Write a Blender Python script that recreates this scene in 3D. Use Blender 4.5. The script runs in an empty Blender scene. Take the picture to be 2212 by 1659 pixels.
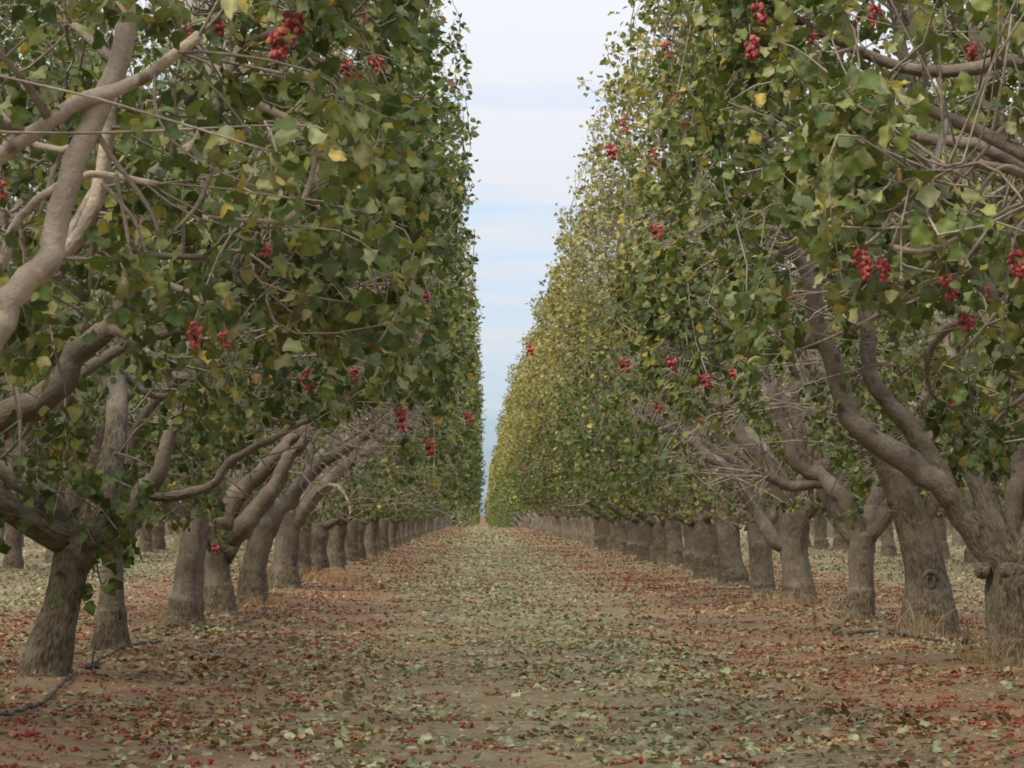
import bpy, math, random
import numpy as np
from mathutils import Matrix, Euler, Vector

# ------------------------------------------------------------------ camera, sky, sun, exposure
scene = bpy.context.scene
col = scene.collection
W_, H_, F_ = 2212.0, 1659.0, 7270.0          # the photograph's frame in the units used for measuring
CX, CY, VX, VY = W_/2, H_/2, 1037.0, 1110.0
CAM_H = 1.10
pitch = math.atan((VY-CY)/F_)
yaw = math.atan((CX-VX)/F_*math.cos(pitch))
cam_d = bpy.data.cameras.new('camera'); cam = bpy.data.objects.new('camera', cam_d); col.objects.link(cam)
cam.location = (0, 0, CAM_H)
cam.rotation_euler = (math.pi/2+pitch, 0, -yaw)
cam_d.sensor_width = 36.0; cam_d.lens = 36.0*F_/W_
cam_d.clip_start = 0.5; cam_d.clip_end = 8000
cam_d.dof.use_dof = True; cam_d.dof.focus_distance = 24.0; cam_d.dof.aperture_fstop = 20.0
scene.camera = cam
CAMR = np.array(Euler((math.pi/2+pitch, 0, -yaw)).to_matrix())

SUN_EL, SUN_AZ = math.radians(48), math.radians(228)     # azimuth clockwise from +Y: over the left shoulder
world = bpy.data.worlds.new('World'); scene.world = world; world.use_nodes = True
nt = world.node_tree; nt.nodes.clear()
def N(tree, t, **k):
    n = tree.nodes.new(t)
    for a, b in k.items(): setattr(n, a, b)
    return n
out = N(nt, 'ShaderNodeOutputWorld'); bg = N(nt, 'ShaderNodeBackground'); bg.inputs[1].default_value = 0.1
sky = N(nt, 'ShaderNodeTexSky', sky_type='NISHITA'); sky.sun_disc = False
sky.sun_elevation = SUN_EL; sky.sun_rotation = SUN_AZ; sky.air_density = 1.0; sky.dust_density = 1.2; sky.ozone_density = 2.0
tc = N(nt, 'ShaderNodeTexCoord')
sep = N(nt, 'ShaderNodeSeparateXYZ'); nt.links.new(tc.outputs['Generated'], sep.inputs[0])
mp = N(nt, 'ShaderNodeMapping'); mp.inputs['Scale'].default_value = (6, 6, 75); nt.links.new(tc.outputs['Generated'], mp.inputs[0])
nz = N(nt, 'ShaderNodeTexNoise'); nz.inputs['Scale'].default_value = 1.0; nz.inputs['Detail'].default_value = 5; nz.inputs['Distortion'].default_value = 0.5; nt.links.new(mp.outputs[0], nz.inputs['Vector'])
cov = N(nt, 'ShaderNodeMapRange'); cov.inputs[1].default_value = 0.0; cov.inputs[2].default_value = 0.135
cov.inputs[3].default_value = -0.25; cov.inputs[4].default_value = 0.95; nt.links.new(sep.outputs['Z'], cov.inputs[0])
stk = N(nt, 'ShaderNodeMapRange'); stk.inputs[1].default_value = 0.40; stk.inputs[2].default_value = 0.60
stk.inputs[3].default_value = 0.0; stk.inputs[4].default_value = 0.62; nt.links.new(nz.outputs['Fac'], stk.inputs[0])
ad = N(nt, 'ShaderNodeMath', operation='ADD', use_clamp=True); nt.links.new(cov.outputs[0], ad.inputs[0]); nt.links.new(stk.outputs[0], ad.inputs[1])
mixs = N(nt, 'ShaderNodeMix', data_type='RGBA')
nt.links.new(ad.outputs[0], mixs.inputs['Factor']); 
blue = N(nt, 'ShaderNodeMix', data_type='RGBA', blend_type='MULTIPLY'); blue.inputs['Factor'].default_value = 1.0
nt.links.new(sky.outputs[0], blue.inputs['A']); blue.inputs['B'].default_value = (0.86, 1.05, 1.42, 1)
nt.links.new(blue.outputs['Result'], mixs.inputs['A']); 
oz = N(nt, 'ShaderNodeMapRange'); oz.inputs[1].default_value = 0.0; oz.inputs[2].default_value = 1.0; oz.inputs[3].default_value = 1.0; oz.inputs[4].default_value = 3.0   # an overcast sky is about three times as bright overhead as at the horizon
nt.links.new(sep.outputs['Z'], oz.inputs[0])
cw = N(nt, 'ShaderNodeVectorMath', operation='SCALE'); cw.inputs[0].default_value = (5.0, 5.15, 5.45); nt.links.new(oz.outputs[0], cw.inputs['Scale']); nt.links.new(cw.outputs[0], mixs.inputs['B'])
nt.links.new(mixs.outputs['Result'], bg.inputs[0]); nt.links.new(bg.outputs[0], out.inputs[0])

sun_d = bpy.data.lights.new('sun', 'SUN'); sun = bpy.data.objects.new('sun', sun_d); col.objects.link(sun)
sun_d.energy = 2.6; sun_d.angle = math.radians(12); sun_d.color = (1.0, 0.90, 0.70)
sdir = Vector((math.sin(SUN_AZ)*math.cos(SUN_EL), math.cos(SUN_AZ)*math.cos(SUN_EL), math.sin(SUN_EL)))
sun.rotation_euler = sdir.to_track_quat('Z', 'Y').to_euler()
sun.location = (0, 0, 40)

scene.view_settings.view_transform = 'Standard'; scene.view_settings.look = 'None'
scene.view_settings.gamma = 1.0; scene.view_settings.use_curve_mapping = False
scene.view_settings.exposure = 0.48
scene.render.engine = 'CYCLES'
scene.cycles.use_denoising = True
scene.cycles.max_bounces = 6; scene.cycles.diffuse_bounces = 4; scene.cycles.transmission_bounces = 4
scene.cycles.filter_width = 1.8

# ------------------------------------------------------------------ pixel helpers
def ray(px, py):
    d = np.array([(px-CX)/F_, (CY-py)/F_, -1.0])
    return CAMR @ d
def P(px, py, Y):
    r = ray(px, py); return np.array([0, 0, CAM_H]) + r*(Y/r[1])
def G(px, py):
    r = ray(px, py); return np.array([0, 0, CAM_H]) - r*(CAM_H/r[2])
def project(p):
    q = (np.asarray(p) - np.array([0, 0, CAM_H])) @ CAMR
    return CX + F_*q[..., 0]/-q[..., 2], CY - F_*q[..., 1]/-q[..., 2], -q[..., 2]

RS = np.random.RandomState
CREST = 268.0
def gz(x, y):
    x = np.asarray(x, float); y = np.asarray(y, float)
    z = 0.012*np.sin(9*x+2.1*np.sin(7*y))*np.sin(8.3*y+1.5*np.sin(5*x))*np.clip((80-y)/40, 0, 1)+0.022*np.sin(1.7*x+0.6*y)*np.sin(0.9*y-0.5*x) + 0.012*np.sin(4.1*x+1.3)*np.sin(3.3*y) + 0.02*np.sin(0.31*y+x*0.4)
    for rx in (-2.75, 3.75, -9.2, 10.1):
        z = z + 0.055*np.exp(-((x-rx)/0.75)**2)
    t = np.clip((y-CREST)/90.0, 0, 1); t = t*t*(3-2*t)
    return z - 1.9*t

# ------------------------------------------------------------------ mesh building
class MB:
    def __init__(s): s.v = []; s.f = []; s.a = {}; s.n = 0; s.mi = []
    def add(s, v, faces, mat=0, **attrs):
        v = np.asarray(v, np.float32).reshape(-1, 3)
        for f in faces:
            f = np.asarray(f, np.int32)
            if f.size: s.f.append(f + s.n); s.mi.append((len(f), mat))
        for k, x in attrs.items(): s.a.setdefault(k, []).append(np.asarray(x, np.float32))
        s.v.append(v); s.n += len(v)
    def mesh(s, name, mats, smooth=True):
        me = bpy.data.meshes.new(name)
        v = np.concatenate(s.v); me.vertices.add(len(v)); me.vertices.foreach_set('co', v.ravel())
        lv = np.concatenate([f.ravel() for f in s.f]); ln = np.concatenate([np.full(len(f), f.shape[1], np.int32) for f in s.f])
        me.loops.add(len(lv)); me.loops.foreach_set('vertex_index', lv)
        me.polygons.add(len(ln)); me.polygons.foreach_set('loop_start', np.concatenate([[0], np.cumsum(ln)[:-1]]).astype(np.int32))
        mi = np.concatenate([np.full(n, m, np.int32) for n, m in s.mi]); me.polygons.foreach_set('material_index', mi)
        me.polygons.foreach_set('use_smooth', np.full(len(ln), smooth))
        for k, x in s.a.items():
            x = np.concatenate(x)
            if x.ndim == 1:
                at = me.attributes.new(k, 'FLOAT', 'POINT'); at.data.foreach_set('value', x)
            elif k == 'tint':
                at = me.attributes.new(k, 'FLOAT_COLOR', 'POINT'); at.data.foreach_set('color', np.concatenate([x, np.ones((len(x), 1), np.float32)], 1).ravel())
            else:
                at = me.attributes.new(k, 'FLOAT_VECTOR', 'POINT'); at.data.foreach_set('vector', x.ravel())
        for m in (mats if isinstance(mats, (list, tuple)) else [mats]): me.materials.append(m)
        me.update(calc_edges=True)
        return me

def put(name, me, parent=None, loc=None, **props):
    o = bpy.data.objects.new(name, me); col.objects.link(o)
    if parent is not None: o.parent = parent
    if loc is not None: o.location = loc
    for k, x in props.items(): o[k] = x
    return o

def catmull(pts, K):
    pts = np.asarray(pts, float); n = len(pts)
    if n == 2: 
        t = np.linspace(0, 1, K)[:, None]; return pts[0]*(1-t)+pts[1]*t
    e = np.vstack([2*pts[0]-pts[1], pts, 2*pts[-1]-pts[-2]])
    u = np.linspace(0, n-1-1e-6, K); i = u.astype(int); t = (u-i)[:, None]
    p0, p1, p2, p3 = e[i], e[i+1], e[i+2], e[i+3]
    return 0.5*((2*p1)+(-p0+p2)*t+(2*p0-5*p1+4*p2-p3)*t*t+(-p0+3*p1-3*p2+p3)*t**3)

def tubes(mb, pts, rad, S, rough=0.0, seed=0, bump=0.0, cap=True, mat=0, shape=None):
    """pts (N,K,3), rad (N,K): N tubes of S sides."""
    pts = np.asarray(pts, float); rad = np.asarray(rad, float)
    if pts.ndim == 2: pts = pts[None]; rad = rad[None]
    Nn, K, _ = pts.shape
    rs = RS(seed+11)
    tan = np.gradient(pts, axis=1); tan /= np.linalg.norm(tan, axis=2, keepdims=True)+1e-9
    ref = np.where(np.abs(tan[:, :1, 2:3]) > 0.8, np.array([[[1., 0, 0]]]), np.array([[[0., 0, 1.]]]))
    u = np.empty_like(tan); cur = ref[:, 0]
    for k in range(K):
        cur = cur - (cur*tan[:, k]).sum(1, keepdims=True)*tan[:, k]
        cur = cur/(np.linalg.norm(cur, axis=1, keepdims=True)+1e-9); u[:, k] = cur
    w = np.cross(tan, u)
    a = np.arange(S)/S*2*np.pi
    s = np.concatenate([np.zeros((Nn, 1)), np.cumsum(np.linalg.norm(np.diff(pts, axis=1), axis=2), 1)], 1)
    r = np.repeat(rad[:, :, None], S, 2)
    if bump:
        for q in range(5):
            fa = rs.randint(1, 5); fs = rs.uniform(2, 16); ph = rs.uniform(0, 6.3, (Nn, 1, 1))
            r = r*(1+bump*rs.uniform(.4, 1)*np.sin(fa*a[None, None]+fs*s[:, :, None]+ph))
    if shape is not None: r = r*shape[None]
    v = pts[:, :, None]+r[..., None]*(np.cos(a)[None, None, :, None]*u[:, :, None]+np.sin(a)[None, None, :, None]*w[:, :, None])
    off = rs.uniform(0, 50, (Nn, 1, 1, 1))
    rr = np.maximum(rad, 0.004)[:, :, None]
    tv = np.stack([np.cos(a)[None, None]*rr, np.sin(a)[None, None]*rr, np.broadcast_to(s[:, :, None], r.shape)], -1)+off
    base = (np.arange(Nn)*K*S)[:, None, None]+(np.arange(K-1)*S)[None, :, None]
    j = np.arange(S)[None, None]; j2 = (j+1) % S
    q = np.stack([base+j, base+j2, base+S+j2, base+S+j], -1).reshape(-1, 4)
    fs_ = [q]
    if cap: fs_.append((np.arange(Nn)*K*S)[:, None]+np.arange(S)[None, ::-1])
    if cap: fs_.append(((np.arange(Nn)*K*S)[:, None]+(K-1)*S+np.arange(S)[None]))
    rg = np.broadcast_to(np.asarray(rough, float), (Nn, K)) if np.ndim(rough) else np.full((Nn, K), rough)
    mb.add(v.reshape(-1, 3), fs_, mat, tuv=tv.reshape(-1, 3), rough=np.repeat(rg[:, :, None], S, 2).ravel())

# leaf templates: x along the midrib, y across, z up
def leaf_lod0(k):
    rs = RS(70+k)
    wv = lambda: rs.uniform(-.13, .13)
    bend = rs.uniform(-.12, .12)
    b = np.array([0, 0, 0]); t = np.array([1.04, bend*1.4, -.25])
    M1 = np.array([.32, bend*.1, .04]); M2 = np.array([.66, bend*.5, -.06])
    L, R = [], []
    for x, wd, z in ((.06, .20, .06), (.28, .42, .12), (.58, .38, .05), (.84, .20, -.10)):
        L.append(np.array([x+rs.uniform(-.07, .05), bend*x+wd*rs.uniform(.78, 1.18), z+wv()])); R.append(np.array([x+rs.uniform(-.07, .05), bend*x-wd*rs.uniform(.78, 1.18), z+wv()]))
    v = np.array([b, M1, M2, t]+L+R)
    f = [[0, 1, 5, 4], [1, 2, 6, 5], [2, 3, 7, 6], [0, 8, 9, 1], [1, 9, 10, 2], [2, 10, 11, 3]]
    return v, np.array(f)
def leaf_lod1(k):
    rs = RS(170+k); u = rs.uniform
    v = np.array([[0, 0, 0], [u(.16, .32), u(.34, .46), u(-.05, .20)], [u(.60, .78), u(.22, .36), u(-.16, .12)], [1.05, u(-.12, .12), u(-.3, -.05)], [u(.16, .32), -u(.34, .46), u(-.05, .20)], [u(.60, .78), -u(.22, .36), u(-.16, .12)]])
    return v, np.array([[0, 3, 2, 1], [0, 4, 5, 3]])
def leaf_lod2(k):
    u = RS(270+k).uniform
    return np.array([[0, 0, 0], [u(.25, .60), u(.34, .48), u(-.08, .2)], [1, u(-.15, .15), u(-.3, 0)], [u(.25, .60), -u(.34, .48), u(-.08, .2)]]), np.array([[0, 3, 2, 1]])
LT = {0: [leaf_lod0(k) for k in range(5)], 1: [leaf_lod1(k) for k in range(6)], 2: [leaf_lod2(k) for k in range(5)]}

def leaf_fine(k):
    rs = RS(370+k); rows = np.linspace(0, 1, 10); cols = np.array([-1, -.5, 0, .5, 1]); v = []; bend = rs.uniform(-.12, .12); ph = rs.uniform(0, 6.3, 6); curl = rs.uniform(.1, .35)
    for t in rows:
        w = .45*np.sin(np.pi*min(1, t**.75))**.75*(1-.18*t) if 0 < t < 1 else (.01 if t == 0 else .004)
        for c in cols:
            wl_ = w*(1+.13*np.sin(9*t+ph[0 if c < 0 else 1])+.06*np.sin(19*t+ph[2]))
            z = .16*abs(c)*w/.4*.6-curl*t*t+abs(c)**1.5*.10*np.sin(11*t+ph[3 if c < 0 else 4])*min(1, w/.25)
            v.append((t, bend*t*t+c*wl_, z))
    i = (np.arange(9)[:, None]*5+np.arange(4)[None]).ravel()
    return np.array(v), np.stack([i, i+5, i+6, i+1], 1)
LT[3] = [leaf_fine(k) for k in range(6)]
MID0 = np.ones((12, 3)); MID0[:4] = (1.22, 1.18, 1.05)
EDGE = np.array([.30, .21, .08])
def add_leaves(mb, lv, lod, mat=0, seed=0):
    pos, R, sc, tint = lv
    n = len(pos); 
    if n == 0: return
    which = RS(seed).randint(0, len(LT[lod]), n)
    for k, (tv, tf) in enumerate(LT[lod]):
        m = which == k; c = int(m.sum())
        if not c: continue
        v = pos[m][:, None]+np.einsum('nij,vj->nvi', R[m], tv)*sc[m][:, None, None]
        f = (np.arange(c)*len(tv))[:, None, None]+tf[None]
        t = np.repeat(tint[m], len(tv), 0)
        if lod == 0: t = t.reshape(c, -1, 3)*MID0[None]; t[:, 4:] = t[:, 4:]*.90+EDGE*.10; t = t.reshape(-1, 3)
        mb.add(v.reshape(-1, 3), [f.reshape(-1, tf.shape[1])], mat, tint=t)

def frames(axis, normal):
    a = axis/(np.linalg.norm(axis, axis=1, keepdims=True)+1e-9)
    n = normal-(normal*a).sum(1, keepdims=True)*a; n /= np.linalg.norm(n, axis=1, keepdims=True)+1e-9
    return np.stack([a, np.cross(n, a), n], 2)

# ------------------------------------------------------------------ materials
def mat(name):
    m = bpy.data.materials.new(name); m.use_nodes = True; t = m.node_tree; t.nodes.clear()
    o = N(t, 'ShaderNodeOutputMaterial'); b = N(t, 'ShaderNodeBsdfPrincipled'); t.links.new(b.outputs[0], o.inputs[0])
    return m, t, b, o
def ramp(t, src, stops):
    r = N(t, 'ShaderNodeValToRGB'); e = r.color_ramp.elements
    while len(e) < len(stops): e.new(0.5)
    for q, (p, c) in zip(e, stops): q.position = p; q.color = (*c, 1) if len(c) == 3 else c
    t.links.new(src, r.inputs[0]); return r.outputs[0]
def mixc(t, fac, a, b, mode='MIX'):
    m = N(t, 'ShaderNodeMix', data_type='RGBA', blend_type=mode)
    for s, x in (('Factor', fac), ('A', a), ('B', b)):
        if hasattr(x, 'is_linked'): t.links.new(x, m.inputs[s])
        elif isinstance(x, (int, float)): m.inputs[s].default_value = x
        else: m.inputs[s].default_value = (*x, 1)
    return m.outputs['Result']
def noise(t, vec, scale, detail=4, dist=0.0, mapping=None):
    if mapping is not None:
        mm = N(t, 'ShaderNodeMapping'); mm.inputs['Scale'].default_value = mapping; t.links.new(vec, mm.inputs[0]); vec = mm.outputs[0]
    n = N(t, 'ShaderNodeTexNoise'); n.inputs['Scale'].default_value = scale; n.inputs['Detail'].default_value = detail; n.inputs['Distortion'].default_value = dist
    t.links.new(vec, n.inputs['Vector']); return n
def mrange(t, src, a, b, c=0.0, d=1.0):
    m = N(t, 'ShaderNodeMapRange'); m.inputs[1].default_value = a; m.inputs[2].default_value = b; m.inputs[3].default_value = c; m.inputs[4].default_value = d
    t.links.new(src, m.inputs[0]); return m.outputs[0]

def bark_material(name='bark', gain=1.0):
    m, t, b, o = mat(name)
    uv = N(t, 'ShaderNodeAttribute', attribute_name='tuv').outputs['Vector']; rg = N(t, 'ShaderNodeAttribute', attribute_name='rough').outputs['Fac']
    big = noise(t, uv, 3.2, 4).outputs['Fac']; fine = noise(t, uv, 45, 5).outputs['Fac']
    lent = noise(t, uv, 1.0, 3, 0, (16, 16, 95)).outputs['Fac']
    fis = noise(t, uv, 1.0, 5, 0.6, (60, 60, 17)).outputs['Fac']
    smooth = ramp(t, big, [(0.3, (0.098, 0.082, 0.070)), (0.5, (0.180, 0.153, 0.133)), (0.70, (0.290, 0.255, 0.222))])
    smooth = mixc(t, mrange(t, lent, .5, .7, 0, .45), smooth, (0.13, 0.10, 0.085))
    vo = N(t, 'ShaderNodeTexVoronoi'); vo.inputs['Scale'].default_value = 7.0; 
    dv = N(t, 'ShaderNodeVectorMath', operation='MULTIPLY_ADD'); dv.inputs[1].default_value = (.09, .09, .09); t.links.new(noise(t, uv, 14, 2).outputs['Color'], dv.inputs[0]); t.links.new(uv, dv.inputs[2]); t.links.new(dv.outputs[0], vo.inputs['Vector'])
    vsz = N(t, 'ShaderNodeSeparateColor'); t.links.new(vo.outputs['Color'], vsz.inputs[0])
    vd = N(t, 'ShaderNodeMath', operation='MULTIPLY_ADD'); t.links.new(vsz.outputs['Red'], vd.inputs[0]); vd.inputs[1].default_value = .16; t.links.new(vo.outputs['Distance'], vd.inputs[2])
    kn = mrange(t, vd.outputs[0], .16, .27, .85, 0)
    smooth = mixc(t, kn, smooth, (0.055, 0.040, 0.034))
    coarse = ramp(t, fis, [(0.38, (0.030, 0.023, 0.016)), (0.47, (0.130, 0.104, 0.072)), (0.64, (0.250, 0.208, 0.150))])
    coarse = mixc(t, mrange(t, big, .35, .65, 0, .5), coarse, (0.215, 0.172, 0.13))
    mot = noise(t, uv, 9, 5, .8).outputs['Fac']
    coarse = mixc(t, mrange(t, mot, .54, .66, 0, .6), coarse, (0.28, 0.25, 0.20))
    coarse = mixc(t, mrange(t, mot, .46, .36, 0, .6), coarse, (0.082, 0.064, 0.046))
    smooth = mixc(t, mrange(t, mot, .56, .68, 0, .4), smooth, (0.33, 0.30, 0.26))
    c = mixc(t, rg, smooth, coarse)
    c = mixc(t, mrange(t, fine, .3, .7, .25, 0), c, (0.09, 0.068, 0.055))
    c = mixc(t, 1.0, c, (gain, gain*.985, gain*.93), 'MULTIPLY')
    t.links.new(c, b.inputs['Base Color']); b.inputs['Roughness'].default_value = 0.92; b.inputs['Specular IOR Level'].default_value = 0.15
    hm = N(t, 'ShaderNodeMath', operation='MULTIPLY'); t.links.new(fis, hm.inputs[0]); t.links.new(rg, hm.inputs[1])
    h2 = N(t, 'ShaderNodeMath', operation='MULTIPLY_ADD'); t.links.new(fine, h2.inputs[0]); h2.inputs[1].default_value = 0.25; t.links.new(hm.outputs[0], h2.inputs[2])
    bp = N(t, 'ShaderNodeBump'); bp.inputs['Strength'].default_value = 1.0; bp.inputs['Distance'].default_value = 0.035
    t.links.new(h2.outputs[0], bp.inputs['Height']); t.links.new(bp.outputs[0], b.inputs['Normal'])
    return m
def leaf_material(name='leaf', trans=0.22):
    m, t, b, o = mat(name)
    c = N(t, 'ShaderNodeAttribute', attribute_name='tint').outputs['Color']
    geo = N(t, 'ShaderNodeNewGeometry')
    tcx = N(t, 'ShaderNodeTexCoord')
    sp = noise(t, tcx.outputs['Object'], 55, 3).outputs['Fac']
    c2 = mixc(t, mrange(t, sp, .45, .72, 0, .45), c, (0.16, 0.13, 0.05))
    c3 = mixc(t, 0.35, c2, (0.15, 0.16, 0.10))
    mm = N(t, 'ShaderNodeMix', data_type='RGBA'); t.links.new(geo.outputs['Backfacing'], mm.inputs['Factor']); t.links.new(c2, mm.inputs['A']); t.links.new(c3, mm.inputs['B'])
    t.links.new(mm.outputs['Result'], b.inputs['Base Color']); b.inputs['Roughness'].default_value = 0.55; b.inputs['Specular IOR Level'].default_value = 0.25
    tr = N(t, 'ShaderNodeBsdfTranslucent'); t.links.new(mixc(t, 1.0, c2, (1.25, 1.25, .6), 'MULTIPLY'), tr.inputs['Color'])
    ms = N(t, 'ShaderNodeMixShader'); ms.inputs[0].default_value = trans
    t.links.new(b.outputs[0], ms.inputs[1]); t.links.new(tr.outputs[0], ms.inputs[2]); t.links.new(ms.outputs[0], o.inputs[0])
    return m
def tint_material(name, rough=.6):
    m, t, b, o = mat(name)
    c = N(t, 'ShaderNodeAttribute', attribute_name='tint').outputs['Color']
    g = N(t, 'ShaderNodeTexCoord').outputs['Object']
    c = mixc(t, mrange(t, noise(t, g, 70, 3).outputs['Fac'], .45, .75, 0, .4), c, (0.10, 0.04, 0.03))
    t.links.new(c, b.inputs['Base Color']); b.inputs['Roughness'].default_value = rough; b.inputs['Specular IOR Level'].default_value = .3
    return m
TWIG, PALE_LIT, BARK, LEAF, LITTER, FRUIT = bark_material('twig_bark', 1.4), bark_material('pale_lit_bark', 2.2), bark_material('bark', 1.0), leaf_material(), leaf_material('dry_leaf', .12), tint_material('fruit', .75)  # highest gain: pale smooth limb, with the light on it added to its colour

def soil_material():
    m, t, b, o = mat('soil')
    g = N(t, 'ShaderNodeTexCoord').outputs['Object']
    n1 = noise(t, g, 0.5, 6).outputs['Fac']; n2 = noise(t, g, 6, 6).outputs['Fac']; n3 = noise(t, g, 60, 4).outputs['Fac']
    c = ramp(t, n2, [(0.3, (0.122, 0.098, 0.062)), (0.55, (0.190, 0.155, 0.100)), (0.75, (0.270, 0.225, 0.150))])
    c = mixc(t, mrange(t, n1, .35, .7, 0, .55), c, (0.225, 0.172, 0.108))
    c = mixc(t, mrange(t, n3, .5, .75, 0, .35), c, (0.33, 0.26, 0.17))
    sx = N(t, 'ShaderNodeSeparateXYZ'); t.links.new(g, sx.inputs[0])
    # crushed hulls in bands along the rows, crushed leaves down the middle: chips too small to pick apart
    wob = N(t, 'ShaderNodeMath', operation='MULTIPLY_ADD'); t.links.new(n1, wob.inputs[0]); wob.inputs[1].default_value = 1.6; t.links.new(sx.outputs['X'], wob.inputs[2])
    def band(c0, w):
        a = N(t, 'ShaderNodeMath', operation='SUBTRACT'); t.links.new(wob.outputs[0], a.inputs[0]); a.inputs[1].default_value = c0+0.8
        d = N(t, 'ShaderNodeMath', operation='ABSOLUTE'); t.links.new(a.outputs[0], d.inputs[0])
        return mrange(t, d.outputs[0], w*.4, w, 1, 0)
    def mx(a, bb):
        q = N(t, 'ShaderNodeMath', operation='MAXIMUM'); t.links.new(a, q.inputs[0]); t.links.new(bb, q.inputs[1]); return q.outputs[0]
    redband = mx(mx(band(-2.0, 1.5), band(2.7, 1.6)), mx(band(-4.2, 1.2), band(5.4, 1.3)))
    v = N(t, 'ShaderNodeTexVoronoi'); v.inputs['Scale'].default_value = 26; t.links.new(g, v.inputs['Vector'])
    vs = N(t, 'ShaderNodeSeparateColor'); t.links.new(v.outputs['Color'], vs.inputs[0])
    cl = noise(t, g, 1.3, 4).outputs['Fac']
    def chips(ch, thr, msk, lo, hi):
        th = N(t, 'ShaderNodeMath', operation='GREATER_THAN'); t.links.new(vs.outputs[ch], th.inputs[0]); th.inputs[1].default_value = thr
        k = N(t, 'ShaderNodeMath', operation='MULTIPLY'); t.links.new(th.outputs[0], k.inputs[0]); t.links.new(msk, k.inputs[1])
        k2 = N(t, 'ShaderNodeMath', operation='MULTIPLY'); t.links.new(k.outputs[0], k2.inputs[0]); t.links.new(mrange(t, cl, lo, hi), k2.inputs[1]); return k2.outputs[0]
    c = mixc(t, chips('Red', .58, redband, .38, .58), c, (0.21, 0.085, 0.055))
    c = mixc(t, chips('Green', .70, redband, .4, .6), c, (0.26, 0.165, 0.09))
    mid = mx(band(0.6, 1.9), mx(band(-6.2, 1.6), band(7.0, 1.6)))
    c = mixc(t, chips('Blue', .6, mid, .35, .6), c, (0.30, 0.265, 0.155))
    c = mixc(t, mrange(t, sx.outputs['Y'], 690, 790), c, (0.125, 0.080, 0.046))   # dry stubble beyond the orchard
    t.links.new(c, b.inputs['Base Color']); b.inputs['Roughness'].default_value = 0.95; b.inputs['Specular IOR Level'].default_value = .1
    bp = N(t, 'ShaderNodeBump'); bp.inputs['Strength'].default_value = 0.7; bp.inputs['Distance'].default_value = 0.03
    hh = N(t, 'ShaderNodeMath', operation='ADD'); t.links.new(n2, hh.inputs[0]); t.links.new(n3, hh.inputs[1])
    t.links.new(hh.outputs[0], bp.inputs['Height']); t.links.new(bp.outputs[0], b.inputs['Normal'])
    return m
def flat_material(name, c, rough=.7):
    m, t, b, o = mat(name)
    g = N(t, 'ShaderNodeTexCoord').outputs['Object']
    t.links.new(mixc(t, mrange(t, noise(t, g, 20, 4).outputs['Fac'], .3, .7), tuple(x*.7 for x in c), tuple(min(1, x*1.25) for x in c)), b.inputs['Base Color'])
    b.inputs['Roughness'].default_value = rough; return m
SOIL = soil_material(); RUBBER = flat_material('black_poly', (.035, .033, .033), .6); STRAW = flat_material('straw', (.36, .22, .10), .9)

# ------------------------------------------------------------------ ground
xs = np.concatenate([-np.geomspace(2500, 14, 26), np.arange(-13, 14.01, .25), np.geomspace(14, 2500, 26)])
ys = np.concatenate([[-400, -150, -60, -20, -5, 2, 6, 9, 11], np.arange(12, 34, .25), np.arange(34, 80, .6), np.arange(80, 420, 6), np.geomspace(430, 6000, 22)])
XX, YY = np.meshgrid(xs, ys); ZZ = gz(XX, YY)
mb = MB(); nx, ny = len(xs), len(ys)
i = (np.arange(ny-1)[:, None]*nx+np.arange(nx-1)[None]).ravel()
mb.add(np.stack([XX, YY, ZZ], -1).reshape(-1, 3), [np.stack([i, i+1, i+nx+1, i+nx], 1)])
put('ground', mb.mesh('ground', SOIL), kind='structure')

# ------------------------------------------------------------------ tree generator
TINTS = np.array([(.038, .072, .017), (.066, .110, .025), (.110, .155, .036), (.172, .195, .055), (.300, .265, .065), (.400, .300, .070), (.21, .11, .035), (.255, .268, .125)])
def pick_tints(rs, n, yellow, dusty):
    p = np.stack([.30-.2*yellow, .30-.12*yellow, .22+0*yellow, .10+.06*yellow, .04+.16*yellow, .01+.17*yellow, .012+.0*yellow, .02+.25*dusty+0*yellow], 1)
    p = np.clip(p, 0, None)+0.0; p /= p.sum(1, keepdims=True)
    k = (p.cumsum(1) < rs.uniform(0, 1, (n, 1))).sum(1).clip(0, 7)
    return TINTS[k]*rs.uniform(.8, 1.22, (n, 1))*rs.uniform(.93, 1.07, (n, 3)), k

def limb_path(rs, start, az, el0, el1, length, K=20, wig=.16):
    p = np.array(start, float); pts = [p.copy()]; step = length/(K-1)
    ka = rs.uniform(-1, 1, 4); 
    for k in range(1, K):
        t = k/(K-1)
        el = el0+(el1-el0)*t**.8+wig*math.sin(3.2*t*2+ka[0]*3)*1.2
        a = az+wig*2.2*math.sin(2.6*t*2+ka[1]*3)
        p = p+step*np.array([math.cos(a)*math.cos(el), math.sin(a)*math.cos(el), math.sin(el)]); pts.append(p.copy())
    return np.array(pts)

def generic_trunk(rs, h=None, r=None):
    h = h or rs.uniform(.86, 1.06); r = r or rs.uniform(.155, .215)
    lx, ly = rs.uniform(-.10, .10, 2)
    pts = np.array([[0, 0, -.06], [lx*.15, ly*.15, .2], [lx*.5, ly*.5, .5], [lx, ly, h*.85], [lx*1.1, ly*1.1, h+.06]])
    rad = np.array([1.18, 1.02, .92, 1.0, .80])*r
    return catmull(pts, 30), np.interp(np.linspace(0, 4, 30), range(5), rad)

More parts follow.
